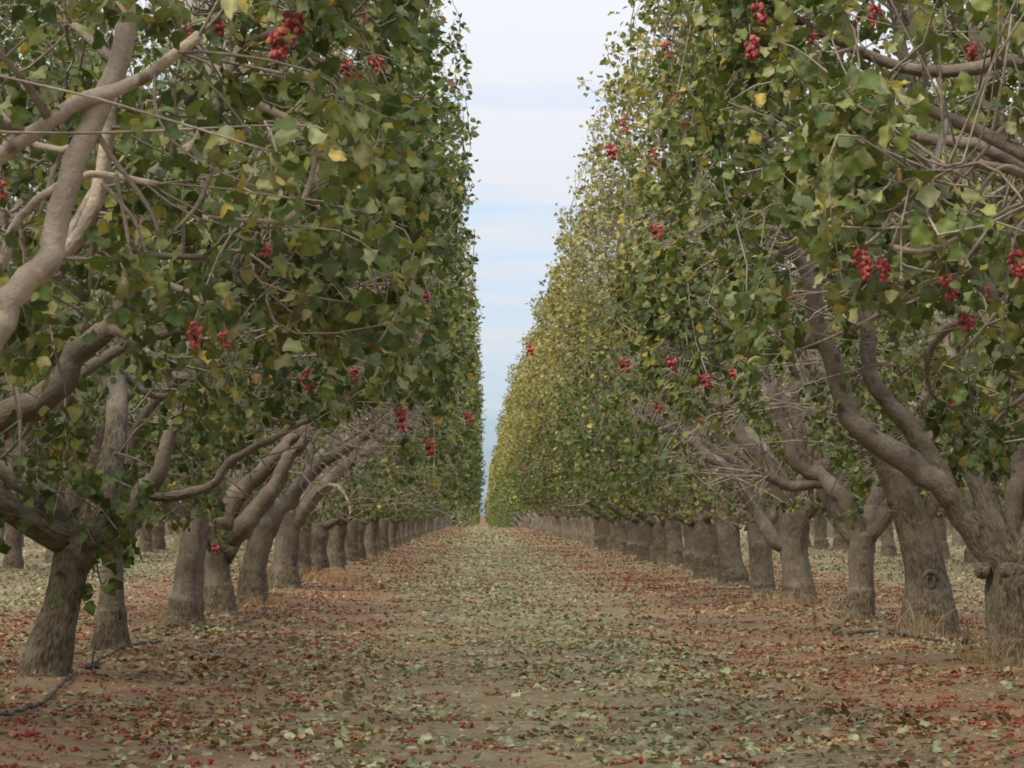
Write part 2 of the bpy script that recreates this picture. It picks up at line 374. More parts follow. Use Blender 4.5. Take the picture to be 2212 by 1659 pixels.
def trunk_mesh(tr, seed, S=22, K=44, graft=.34, lip=.13, rough_top=.45):
    pts, rad = tr
    z = np.linspace(0, 1, K); src = np.linspace(0, 1, len(pts))
    p = np.stack([np.interp(z, src, pts[:, c]) for c in range(3)], 1); r = np.interp(z, src, rad)
    zz = p[:, 2]
    a = np.arange(S)/S*2*np.pi; rs = RS(seed)
    gl = graft+.03*np.sin(a+rs.uniform(0, 6))+.015*np.sin(3*a)
    st = 1/(1+np.exp((zz[:, None]-gl[None])/.012))
    shape = 1+lip*st*np.clip(1.2-zz[:, None]*.8, .4, 1)
    for q in range(4):       # lumps and hollows
        a0, z0, am, wd = rs.uniform(0, 6.3), rs.uniform(.1, .95), rs.uniform(-.14, .16), rs.uniform(.08, .2)
        da = np.angle(np.exp(1j*(a-a0)))
        shape = shape*(1+am*np.exp(-(da[None]/.7)**2-((zz[:, None]-z0)/wd)**2))
    shape = shape*(1+.05*np.sin(3*a[None]+rs.uniform(0, 6)+1.5*zz[:, None])+.03*np.sin(7*a[None]+rs.uniform(0, 6)))
    shape = shape*(1+rs.uniform(-.022, .022, (K, S)))
    shape = shape*(1+.25*np.clip((.06-zz[:, None])/.12, 0, 1))
    shape[-1] *= .35; shape[-2] *= .75
    mb = MB()
    rg = np.clip(np.where(zz < graft, 1.0, min(1, rough_top+.08)), 0, 1)
    tubes(mb, p, r, S, rough=rg[None], seed=seed, bump=.012, shape=shape)
    return mb.mesh('trunk', BARK)

def trim(p, r, hw, ymax, ztop):
    o = (np.abs(p[:, 0]) > hw-.1) | (np.abs(p[:, 1]) > ymax+.25) | (p[:, 2] > ztop)
    k = int(o.argmax()) if o.any() else len(p)
    k = max(k, 5); q, w = p[:k], r[:k].copy(); n = min(4, k-2); w[-n:] *= np.linspace(1, .55, n)
    return q, w
def resample(path, K):
    path = np.asarray(path); s = np.linspace(0, len(path)-1, K); i = np.clip(s.astype(int), 0, len(path)-2); t = (s-i)[:, None]
    return path[i]*(1-t)+path[i+1]*t

def gen_tree(seed, side, trunk=None, limbs=None, n_extra=5, az_skip=None, hw=2.55, ztop=6.0, n_branch=62, n_clusters=620, per=12, size=.095, dusty=0.0, yellow=0.0,
             twigK=6, extra_twigs=(), ymax=2.75, zlow=1.12, skirt=.3, reject=None):
    """side +1: the aisle lies towards +x of this tree."""
    rs = RS(seed)
    tr = trunk or generic_trunk(rs)
    top = tr[0][-1].copy(); 
    L = list(limbs or [])
    a0 = rs.uniform(0, 6.3)
    for q in range(n_extra):
        az = a0+q*2*math.pi/max(1, n_extra)+rs.uniform(-.35, .35)
        if limbs: az = [math.pi/2+.3, math.pi*(side > 0)+.1, math.pi/2-.5, math.pi*(side > 0)+(-.8 if side > 0 else .8), -math.pi/2-.2, -1.1][q % 6]+rs.uniform(-.3, .3)
        elif q == 0: az = 0 if side > 0 else math.pi
        start = tr[0][-rs.randint(4, 8)]+np.array([math.cos(az)*.03, math.sin(az)*.03, 0])
        ln = rs.uniform(3.6, 4.9); p = limb_path(rs, start, az, rs.uniform(.45, .8), rs.uniform(1.15, 1.5), ln)
        r0 = rs.uniform(.065, .095)
        r = np.interp(np.linspace(0, 1, len(p)), [0, .06, .45, 1], [r0*1.3, r0, r0*.72, .016])
        p, r = trim(p, r, hw, ymax, ztop)
        if reject is not None and limbs and reject(p, rs).mean() > .22: continue
        L.append((p, r))
        if rs.rand() < .8:      # each limb forks once
            k = min(rs.randint(6, 11), len(p)-2); az2 = az+rs.choice([-1, 1])*rs.uniform(.5, 1.1)
            p2 = limb_path(rs, p[k], az2, rs.uniform(.5, .9), rs.uniform(1.1, 1.5), rs.uniform(2.0, 3.2), 14)
            p2, r2 = trim(p2, np.interp(np.linspace(0, 1, 14), [0, .08, .5, 1], [r[k]*.95, r[k]*.78, r[k]*.5, .012]), hw, ymax, ztop)
            if not (reject is not None and limbs and reject(p2, rs).mean() > .22): L.append((p2, r2))
    # crown sampling
    bul = rs.uniform(0, 6.3, 8)
    def crown_pts(n, shell):
        o = np.empty((0, 3))
        while len(o) < n:
            m = n*3
            x = rs.uniform(-1, 1, m)*hw; y = rs.uniform(-1, 1, m)*ymax; z = zlow-.1+(ztop+.35-zlow)*rs.uniform(0, 1, m)**1.7
            if shell:
                f = rs.uniform(0, 1, m); d = np.abs(rs.normal(0, .13, m))
                fi = f < .42; fo = (f >= .42) & (f < .66); ft = f >= .66
                x = np.where(fi, side*(hw-d), np.where(fo, -side*(hw-d), x)); z = np.where(ft, ztop-d, z)
            lim = hw+.10*np.sin(1.9*z+bul[0]+y*1.3)+.10*np.sin(3.7*y+bul[1]+z)-np.clip(z-(ztop-1.3), 0, 2)*.16-.22*(y/ymax)**4
            zt = ztop+.22*np.sin(2.2*y+bul[2])*np.sin(1.7*x+bul[3])+.2*np.sin(6*y+bul[5])*np.sin(5*x+bul[6])-.55*np.abs(y/ymax)**4
            zb = zlow+.22*np.sin(1.6*x+bul[4])*np.sin(2.1*y)+skirt*np.clip((np.abs(x)-.9)/1.2, 0, 1)
            k = (np.abs(x) < lim) & (z < zt) & (z > zb)
            # keep the hollow round the fork open
            k &= ~((np.hypot(x, y) < .7) & (z < 1.75) & (rs.uniform(0, 1, m) < .6))
            o = np.vstack([o, np.stack([x, y, z], 1)[k]])
        return o[rs.permutation(len(o))[:n]]
    nodes, nrad = [], []
    for p, r in L:
        k = max(3, len(p)//5)
        nodes.append(p[k:]); nrad.append(r[k:])
    nodes = np.vstack(nodes); nrad = np.concatenate(nrad)
    def connect(tg, nodes, nrad, K, curl, droop, rmax, rend):
        d = np.linalg.norm(tg[:, None]-nodes[None], axis=2)+np.clip(nodes[None, :, 2]-tg[:, None, 2]-.3, 0, None)*.6
        j = np.argpartition(d, 4, axis=1)[np.arange(len(tg)), rs.randint(0, 4, len(tg))]; a = nodes[j]; ln = np.linalg.norm(tg-a, axis=1)
        t = np.linspace(0, 1, K)[None, :, None]
        w1 = rs.normal(0, 1, (len(tg), 1, 3)); w2 = rs.normal(0, 1, (len(tg), 1, 3))
        p = a[:, None]*(1-t)+tg[:, None]*t+curl*ln[:, None, None]*(np.sin(np.pi*t)*w1+.5*np.sin(2*np.pi*t)*w2)
        p[..., 2] += (droop*ln[:, None]*np.sin(np.pi*t[..., 0]))
        lm = hw-.28 if rmax > .02 else hw+.06+.04*rs.uniform(-1, 1, (len(tg), 1))
        over = np.abs(p[..., 0])-lm; p[..., 0] = np.where(over > 0, np.sign(p[..., 0])*(lm-1.1*over), p[..., 0])
        rr = np.minimum(nrad[j]*.62, rmax)[:, None]; tt = t[..., 0]
        return p, rr*(1-tt)**.8+rend*(1-(1-tt)**.8)
    bt = crown_pts(n_branch, False); bt[:, 2] = np.minimum(bt[:, 2], ztop-.7)
    br, brr = connect(bt, nodes, nrad, 10, .13, .10, .030, .006)
    if reject is not None:
        m = reject(br.reshape(-1, 3), rs).reshape(br.shape[:2]).mean(1) < .22; br, brr = br[m], brr[m]
    m = np.linalg.norm(br[:, -1]-br[:, 0], axis=1) < 1.7; br, brr = br[m], brr[m]
    nodes2 = np.vstack([nodes, br[:, 2:].reshape(-1, 3)]); nrad2 = np.concatenate([nrad*.5, brr[:, 2:].ravel()])
    ns = int(n_clusters*.50)
    cl = np.vstack([crown_pts(ns, True), crown_pts(n_clusters-ns, False)])
    if reject is not None: cl = cl[~reject(cl, rs)]
    tw, twr = connect(cl, nodes2, nrad2, twigK, .17, .14, .0085, .0026)
    ln = np.linalg.norm(tw[:, -1]-tw[:, 0], axis=1); m = (ln < .85) | (rs.uniform(0, 1, len(ln)) < .25)
    if reject is not None: m &= (reject(tw.reshape(-1, 3), rs).reshape(tw.shape[:2]).sum(1) < 3)
    tw, twr, cl = tw[m], twr[m], cl[m]
    ex = []
    for path, w in extra_twigs:
        q = catmull(path, 16); ex.append((q, np.interp(np.linspace(0, 1, 16), [0, 1], [w, w*.5])))
    # leaves along the outer part of every twig, hanging
    n = len(cl)*per
    ci = np.repeat(np.arange(len(cl)), per)
    u = 1-np.abs(rs.normal(0, .28, n)).clip(0, .85)
    ku = u*(twigK-1); k0 = np.clip(ku.astype(int), 0, twigK-2); ft = (ku-k0)[:, None]
    base = tw[ci, k0]*(1-ft)+tw[ci, k0+1]*ft
    td = tw[ci, -1]-tw[ci, -3]; td /= np.linalg.norm(td, axis=1, keepdims=True)+1e-6
    ax = rs.normal(0, .75, (n, 3))+.4*td+np.array([side*.05, 0, -.40]); ax /= np.linalg.norm(ax, axis=1, keepdims=True)
    pos = base+ax*rs.uniform(.01, .10, (n, 1))+rs.normal(0, .03, (n, 3))
    nm = rs.normal(0, .9, (n, 3))+np.array([side*.25, -.2, .40])
    sc = size*rs.uniform(.62, 1.2, n)
    hgt = np.clip((pos[:, 2]-2.4)/2.4, 0, 1); outer = np.clip((side*pos[:, 0]-hw+.6)/.6, 0, 1)
    cy = rs.normal(0, .16, len(cl))[ci]
    yl = np.clip(yellow*(.10+1.5*hgt**1.3*outer+.30*outer*np.clip((pos[:, 2]-2)/2, 0, 1))+cy*(.4+yellow), 0, 1.1)  # autumn gold plus the sun's glow on the upper aisle side, both in tint
    tint, tk = pick_tints(rs, n, yl, dusty)
    tint = tint*(1-.5*np.clip(yl, 0, 1)[:, None])+np.array([.275, .235, .07])*.5*np.clip(yl, 0, 1)[:, None]
    tint = tint*rs.uniform(.70, 1.25, (len(cl), 1))[ci]  # cluster-wide brightness spread stands in for pockets of shade in the crown
    return dict(trunk=tr, limbs=L, br=(br, brr), tw=(tw, twr), extra=ex, twk=twigK, leaves=[pos, frames(ax, nm), sc, tint], seed=seed)

def leaf_subset(lv, m): return [x[m] for x in lv]

# ------------------------------------------------------------------ fruit
def ellipsoid(nu, nv):
    v = [(0, 0, 1)]
    for k in range(1, nv):
        a = math.pi*k/nv
        v += [(math.sin(a)*math.cos(2*math.pi*q/nu), math.sin(a)*math.sin(2*math.pi*q/nu), math.cos(a)) for q in range(nu)]
    v.append((0, 0, -1)); f3, f4 = [], []
    for q in range(nu):
        f3.append((0, 1+q, 1+(q+1) % nu)); last = 1+(nv-2)*nu
        f3.append((last+(q+1) % nu, last+q, len(v)-1))
        for k in range(nv-2): b = 1+k*nu; f4.append((b+q, b+nu+q, b+nu+(q+1) % nu, b+(q+1) % nu))
    return np.array(v, float), np.array(f3), np.array(f4)
ELL, ELH = ellipsoid(6, 4), ellipsoid(10, 7)
REDS = np.array([(.33, .040, .050), (.42, .085, .085), (.24, .026, .038), (.40, .13, .09), (.20, .045, .032)])
def fruit_layout(seed, n, spread=.036, length=.10):
    rs = RS(seed); z = -np.sort(rs.uniform(0, length, n)); rad = spread*(1-.55*np.abs(-z/length-.35))
    a = rs.uniform(0, 6.3, n)*1+np.arange(n)*2.4
    p = np.stack([np.cos(a)*rad*rs.uniform(.4, 1, n), np.sin(a)*rad*rs.uniform(.4, 1, n), z], 1)
    ax = p*np.array([1, 1, 0])*14+np.array([0, 0, -.5])+rs.normal(0, .3, (n, 3)); R = frames(ax, rs.normal(0, 1, (n, 3)))
    return p, R, rs.uniform(.8, 1.15, n), REDS[rs.randint(0, len(REDS), n)]*rs.uniform(.8, 1.25, (n, 1))
def add_drupes(mb, lay, E, size=.0128, mat=0, dull=1.0):
    v, f3, f4 = E
    for p, R, s, c in zip(*lay):
        w = p+(v[:, [2, 0, 1]]*np.array([1.35, .84, .84]))@R.T*s*size
        mb.add(w, [f3, f4], mat, tint=np.repeat(c[None]*dull, len(v), 0), tuv=np.zeros((len(v), 3)), rough=np.zeros(len(v)))
def stem_into(mb, seed, lay, mat=1):
    k = len(lay[0]); p = np.zeros((k, 4, 3))
    for q in range(k):
        e = lay[0][q]; b = np.array([0, 0, e[2]*.6]); p[q] = [b, b*.6+e*.4, b*.3+e*.7, e]
    n0 = mb.n; tubes(mb, p, np.full((k, 4), .0013), 3, mat=mat, seed=seed)
    tubes(mb, np.array([[0, 0, .06], [.004, .002, .02], [0, 0, -.03], [0, 0, -.08]]), np.array([.003, .0028, .0022, .0012]), 4, mat=mat, seed=seed)
    mb.a.setdefault('tint', []).append(np.full((mb.n-n0, 3), .2, np.float32))
def cluster_mesh(seed, n):
    lay = fruit_layout(seed, n); mb = MB(); add_drupes(mb, lay, ELL); stem_into(mb, seed, lay)
    return mb.mesh('fruit_cluster', [FRUIT, BARK])
CLUSTERS = [cluster_mesh(s, n) for s, n in ((1, 16), (2, 24), (3, 11), (4, 20))]
def stem_mesh(seed, lay):
    mb = MB(); stem_into(mb, seed, lay, 0); return mb.mesh('fruit_cluster', [BARK])

# ------------------------------------------------------------------ the row trees measured from the photograph
near = []      # (name key, base, cfg, props)
def px_path(pts, Y): return np.array([P(a, b, Y+(c[0] if c else 0)) for a, b, *c in pts])
def px_limb(base, Y, pts, w0, w1, K=26, collar=True):
    p = catmull(px_path(pts, Y)-base, K)
    d = Y
    r0, r1 = w0/2/F_*d, w1/2/F_*d
    r = np.interp(np.linspace(0, 1, K), [0, .07, 1], [r0*(1.22 if collar else 1), r0, r1])
    rs = RS(int(w0*7+pts[0][0])); p[1:-1] += rs.normal(0, r0*.10, (K-2, 3))
    return p, r
def px_trunk(base, Y, pts):
    p = np.array([P(a, b, Y) for a, b, w in pts])-base; r = np.array([w/2/F_*Y for a, b, w in pts])
    p[:, 1] = 0
    K = 34
    pp = catmull(p, K); rr = catmull(np.stack([r, r, r], 1), K)[:, 0]
    pp = np.vstack([[pp[0][0], 0, pp[0][2]-.07], pp]); rr = np.concatenate([[rr[0]*1.06], rr])
    return pp, rr
def base_at(px, py):
    b = G(px, py); b[2] = float(gz(b[0], b[1])); return b
EMPTY = np.zeros(3)

TREES = []
def spec(key, base, side, label, trunk_px=None, limbs_px=(), n_extra=4, extra_px=(), **kw):
    base = np.array(base, float); Y = base[1]
    tr = px_trunk(base, Y, trunk_px) if trunk_px else None
    limbs = [px_limb(base, Y, *l) for l in limbs_px]
    ext = [(px_path(p, Y)-base, w/2/F_*Y) for p, w in extra_px]
    graft = kw.pop('graft', .34); lip = kw.pop('lip', .13); rt = kw.pop('rough_top', .45)
    TREES.append(dict(key=key, base=base, side=side, label=label, graft=graft, lip=lip, rt=rt, hand=len(limbs),
                      cfg=dict(side=side, trunk=tr, limbs=limbs or None, n_extra=n_extra, extra_twigs=ext, **kw)))

GL, GR = 'pistachio trees in the greener row', 'pistachio trees in the yellow-tipped row'
# greener row (its trees stand at x about -2.8)
spec('L-1', (-2.80, 12.2, 0), 1, 'pistachio tree with a pale smooth limb rising steeply into grey-green leaves', None, [
    ([(-330, 1010), (-180, 930), (-60, 830), (0, 748), (19, 690), (62, 642), (110, 603), (115, 555), (144, 450), (182, 354), (215, 280), (255, 190), (270, 60), (262, -160)], 68, 42, 44),
    ([(-200, 500, .1), (-60, 415, .05), (60, 335, 0), (180, 262, -.05), (310, 213, -.1), (430, 120, -.2)], 44, 24),
    ([(-280, 800, .9), (-60, 720, .9), (60, 640, .9), (158, 570, .9), (192, 512, .9), (216, 450, .9), (228, 370, .9), (240, 250, .9)], 42, 32),
    ([(-60, 700, .4), (5, 610, .4), (20, 550, .4), (55, 500, .4), (105, 455, .4), (200, 420, .4), (340, 440, .4)], 26, 14)],
    n_extra=2, n_clusters=1400, per=20, size=.080, dusty=1.0, hw=2.5, ztop=5.4, zlow=1.42, twigK=9, rough_top=0.0,
    extra_px=[([(560, 270), (615, 297), (660, 330), (680, 380), (665, 450), (625, 515), (540, 520), (450, 513)], 17), ([(680, 378), (710, 388), (745, 390), (785, 402)], 13),
              ([(180, 280), (215, 340), (240, 380), (300, 460), (330, 510), (345, 555)], 15), ([(465, 330), (460, 395), (430, 480), (375, 545)], 14),
              ([(375, 225), (380, 300), (370, 370), (350, 430)], 12), ([(250, 420), (270, 520), (285, 600), (310, 640)], 11), ([(220, 440), (290, 520), (320, 610), (325, 640)], 10)])
spec('L0', (-2.80, 17.0, 0), 1, 'pistachio tree whose dark rough limb slants up above the thick leaning trunk', None, [
    ([(-260, 1060), (-100, 975), (0, 920), (72, 887), (134, 839), (163, 786), (230, 728), (275, 670), (310, 560), (330, 430)], 70, 40, 34),
    ([(163, 800, .2), (150, 770, .2), (160, 740, .2), (195, 718, .2)], 17, 9),
    ([(-160, 1000, .9), (20, 920, .9), (140, 850, .9), (230, 785, .9), (330, 745, .9), (470, 700, .9), (640, 560, .8), (860, 510, .8)], 34, 14),
    ([(-260, 1120, -.3), (-80, 900, -.5), (200, 500, -.8), (420, 330, -.9), (520, 120, -1)], 44, 24)],
    n_extra=2, n_clusters=1700, per=20, size=.076, dusty=.5, hw=2.5, ztop=5.8, twigK=8, zlow=1.3)
spec('L1', base_at(97, 1480), 1, 'pistachio tree with a thick rough leaning trunk beside a looping black hose',
     [(97, 1482, 112), (103, 1430, 106), (117, 1370, 92), (128, 1335, 80), (142, 1280, 76), (152, 1235, 78), (165, 1185, 88), (172, 1150, 84)], [
    ([(165, 1210), (200, 1170), (225, 1150), (280, 1100), (325, 1050), (345, 1005), (372, 930), (420, 830), (440, 700)], 58, 20, 34),
    ([(318, 1068), (350, 1074), (384, 1070), (456, 1050), (480, 1020), (504, 990), (575, 955), (640, 918), (720, 890)], 24, 12),
    ([(160, 1185), (150, 1150), (120, 1095), (62, 1050), (0, 1012), (-120, 930), (-220, 800)], 58, 34),
    ([(162, 1190, .1), (158, 1064, .25), (144, 960, .25), (142, 885, .25), (150, 780, .3)], 36, 22, 20)],
    n_extra=3, n_clusters=1850, per=20, size=.068, dusty=.15, graft=.05, lip=.0, rough_top=.85, hw=2.5, zlow=1.1)
spec('L2', base_at(236, 1428), 1, 'slim pale trunked pistachio tree with a dark fissured collar at its foot',
     [(236, 1430, 84), (238, 1385, 74), (239, 1345, 62), (240, 1280, 54), (242, 1215, 46), (246, 1170, 46), (256, 1120, 50)], [
    ([(248, 1175), (275, 1080), (285, 1010), (290, 954), (312, 896), (365, 839), (427, 800), (520, 760)], 30, 14),
    ([(246, 1170, .3), (225, 1080, .3), (208, 985, .3), (240, 906, .3), (283, 844, .3)], 36, 26)],
    n_extra=4, n_clusters=1800, per=19, size=.066, graft=.30, lip=.10, rough_top=.2)
spec('L3', base_at(399, 1371), 1, 'grey pistachio trunk with a thick fissured ring at its foot and dry stalks beside',
     [(399, 1373, 80), (399, 1345, 78), (401, 1325, 64), (405, 1280, 62), (410, 1230, 60), (420, 1170, 56), (422, 1110, 52), (415, 1060, 50)], [
    ([(418, 1120), (445, 1050), (480, 960), (540, 880), (640, 830), (720, 760)], 34, 14),
    ([(415, 1085), (380, 980), (390, 900), (440, 820), (520, 740)], 34, 14)],
    n_extra=4, n_clusters=1800, per=19, size=.066, graft=.26, lip=.22, rough_top=.35)
spec('L4', base_at(471, 1336), 1, 'pistachio tree with a stout fissured base and a spotted limb leaning out over the aisle',
     [(471, 1338, 82), (471, 1310, 76), (470, 1270, 66), (468, 1225, 60), (474, 1185, 58), (480, 1130, 52)], [
    ([(478, 1195), (505, 1155), (550, 1108), (590, 1050), (620, 990), (655, 950), (700, 880)], 52, 22),
    ([(480, 1140), (505, 1080), (545, 1040), (595, 985), (645, 935), (720, 900)], 46, 20)],
    n_extra=4, n_clusters=1800, per=19, size=.066, graft=.34, lip=.10, rough_top=.6)
spec('L5', base_at(547, 1312), 1, 'short curved pistachio trunk standing just before a dry straw clump',
     [(547, 1314, 68), (547, 1290, 64), (547, 1250, 56), (552, 1210, 54), (562, 1170, 54), (578, 1120, 48)], [
    ([(565, 1170), (590, 1120), (640, 1060), (690, 1000), (760, 960), (830, 900)], 40, 16)],
    n_extra=4, n_clusters=1800, per=19, size=.066, graft=.42, lip=.10, rough_top=.5)
spec('L6', base_at(612, 1284), 1, 'thick upright pistachio trunk with pale straw heaped against its foot',
     [(612, 1286, 68), (612, 1262, 66), (614, 1230, 56), (618, 1190, 52), (622, 1140, 52), (622, 1095, 46)], [
    ([(625, 1140), (655, 1100), (720, 1030), (780, 980), (850, 950), (900, 910)], 38, 16),
    ([(624, 1110), (640, 1060), (700, 980), (770, 930), (840, 860)], 34, 14)],
    n_extra=4, n_clusters=1800, per=19, size=.066, graft=.30, lip=.14, rough_top=.4)
# yellow-tipped row (its trees stand at x about 3.75)
spec('R-1', (3.75, 12.5, 0), -1, 'pistachio tree with long grey twigs dangling bright red fruit among broad pale leaves', None, [
    ([(2700, 1000, .3), (2520, 640, .3), (2330, 460, .3), (2212, 394, .3), (2119, 341, .3), (1980, 318, .3), (1850, 250, .3)], 46, 18),
    ([(2700, 980), (2560, 560), (2380, 430), (2212, 362), (2108, 304), (2000, 262), (1900, 190)], 44, 20)],
    n_extra=2, n_clusters=1400, per=20, size=.080, dusty=1.0, hw=2.55, ztop=5.4, zlow=1.45, twigK=9, yellow=.12,
    extra_px=[([(1860, 290), (1885, 305), (1910, 345), (1932, 385), (1940, 440), (1925, 490), (1895, 535), (1870, 555)], 15),
              ([(1930, 560), (1990, 570), (2060, 545), (2130, 505), (2212, 462), (2330, 440)], 14),
              ([(2240, 250), (2170, 300), (2120, 360), (2065, 412)], 14), ([(2330, 560), (2260, 440), (2180, 385), (2130, 420), (2110, 470)], 14),
              ([(1980, 318), (1900, 323), (1835, 327), (1735, 322)], 12), ([(1735, 322), (1800, 360), (1760, 400), (1720, 425)], 10), ([(1930, 360), (1880, 390), (1800, 415), (1745, 420)], 12)])
spec('R0', (3.75, 17.6, 0), -1, 'pistachio tree with a long bare branch curving across the top and dark red fruit bunches', None, [
    ([(2700, 700), (2420, 330), (2212, 155), (2092, 173), (1959, 165), (1852, 128), (1756, 80), (1650, 20)], 34, 16),
    ([(2600, 900, .6), (2420, 560, .6), (2280, 480, .6), (2190, 420, .6), (2150, 300, .6), (2120, 180, .6), (2100, 60, .6)], 46, 22),
    ([(2560, 1000, -.4), (2380, 800, -.4), (2230, 640, -.4), (2205, 500, -.4), (2180, 400, -.4)], 40, 20)],
    n_extra=2, n_clusters=1700, per=20, size=.076, dusty=.5, hw=2.5, ztop=5.8, zlow=1.3, twigK=8, yellow=.2)
spec('R1', base_at(2196, 1462), -1, 'low-forked pistachio tree with a long spotted limb sweeping toward the aisle',
     [(2200, 1465, 118), (2198, 1430, 112), (2193, 1370, 116), (2188, 1300, 116), (2190, 1250, 122), (2196, 1215, 110)], [
    ([(2195, 1275), (2140, 1195), (2070, 1100), (2025, 1040), (1950, 988), (1850, 920), (1815, 828), (1771, 712), (1745, 586), (1690, 530)], 66, 30, 46),
    ([(2050, 1062, .1), (2015, 1000, .2), (1973, 934, .25), (1935, 890, .25), (1906, 857, .25), (1880, 804, .25), (1872, 708, .25), (1862, 620, .25), (1840, 470, .25)], 46, 28, 34),
    ([(2200, 1260, .1), (2196, 1180, .25), (2192, 1110, .3), (2205, 1010, .35), (2216, 900, .4), (2205, 760, .5)], 54, 32),
    ([(2208, 1260, -.05), (2270, 1130, -.1), (2350, 950, -.2), (2400, 700, -.2)], 60, 30),
    ([(1775, 725, 0), (1740, 740, 0), (1700, 720, 0)], 34, 30)],
    n_extra=3, n_clusters=1850, per=20, size=.068, dusty=.2, graft=.18, lip=.04, rough_top=.75, hw=2.5, zlow=1.3, yellow=.3)
spec('R2', base_at(2003, 1389), -1, 'stout pale pistachio trunk with a round swirling knot on its face',
     [(2003, 1392, 128), (2002, 1350, 122), (2002, 1310, 112), (1998, 1250, 92), (1988, 1190, 84), (1968, 1120, 76), (1945, 1060, 68), (1918, 1000, 58), (1905, 955, 54)], [
    ([(1945, 1085), (1905, 990), (1870, 900), (1850, 780), (1835, 680)], 48, 24),
    ([(1985, 1150), (2015, 1090), (2040, 1000), (2060, 900), (2100, 820)], 34, 18),
    ([(1958, 1110), (1990, 1010), (2060, 930), (2090, 860), (2180, 780)], 34, 16)],
    n_extra=3, n_clusters=1800, per=19, size=.066, graft=.29, lip=.10, rough_top=.55, yellow=.7)
spec('R3', base_at(1860, 1351), -1, 'slender dark pistachio trunk split into two stems from a split foot',
     [(1860, 1353, 64), (1860, 1310, 58), (1862, 1250, 54), (1862, 1190, 54), (1866, 1145, 50)], [
    ([(1864, 1185), (1829, 1092), (1779, 1034), (1724, 1004), (1697, 935), (1666, 828)], 42, 22, 34),
    ([(1868, 1190), (1885, 1140), (1906, 1108), (1930, 1065), (1960, 1010), (1990, 900)], 34, 18),
    ([(1795, 1050), (1767, 1044), (1704, 1049), (1650, 1020)], 26, 20),
    ([(1742, 1015), (1730, 960), (1719, 900), (1719, 804)], 24, 18), ([(1745, 1010), (1755, 940), (1765, 890)], 20, 14)],
    n_extra=3, n_clusters=1800, per=19, size=.066, graft=.33, lip=.08, rough_top=.4, yellow=.75)
spec('R4', base_at(1724, 1314), -1, 'thick pale streaked pistachio trunk with dry grass at its foot',
     [(1724, 1316, 76), (1724, 1285, 72), (1718, 1230, 62), (1712, 1180, 62), (1714, 1130, 68), (1716, 1095, 60)], [
    ([(1700, 1180), (1671, 1165), (1631, 1100), (1586, 1030), (1531, 985), (1490, 950)], 36, 20),
    ([(1710, 1120), (1690, 1070), (1661, 1010), (1606, 950), (1571, 885), (1540, 860)], 44, 26, 30),
    ([(1722, 1120), (1755, 1080), (1780, 1030), (1800, 960), (1800, 880)], 40, 22)],
    n_extra=3, n_clusters=1800, per=19, size=.066, graft=.22, lip=.04, rough_top=.3, yellow=.8)
spec('R5', base_at(1648, 1291), -1, 'narrow gnarled pistachio trunk pressed close behind a thicker pale trunk',
     [(1648, 1293, 52), (1646, 1260, 50), (1644, 1220, 50), (1640, 1170, 48), (1632, 1120, 44)], [
    ([(1632, 1130), (1620, 1060), (1606, 1015), (1560, 985), (1531, 970), (1466, 935), (1386, 888), (1340, 850)], 32, 18, 30)],
    n_extra=4, n_clusters=1800, per=19, size=.066, graft=.12, lip=.10, rough_top=.4, yellow=.85)
spec('R6', base_at(1583, 1272), -1, 'pale pistachio trunk wedged between darker trunks with a ring low on its bark',
     [(1583, 1274, 62), (1582, 1245, 58), (1578, 1200, 50), (1575, 1150, 48), (1568, 1110, 46)], [
    ([(1566, 1120), (1530, 1080), (1490, 1030), (1440, 990), (1400, 940)], 34, 18), ([(1570, 1120), (1545, 1050), (1520, 960), (1500, 880)], 32, 16)],
    n_extra=4, n_clusters=1800, per=19, size=.066, graft=.22, lip=.14, rough_top=.35, yellow=.9)

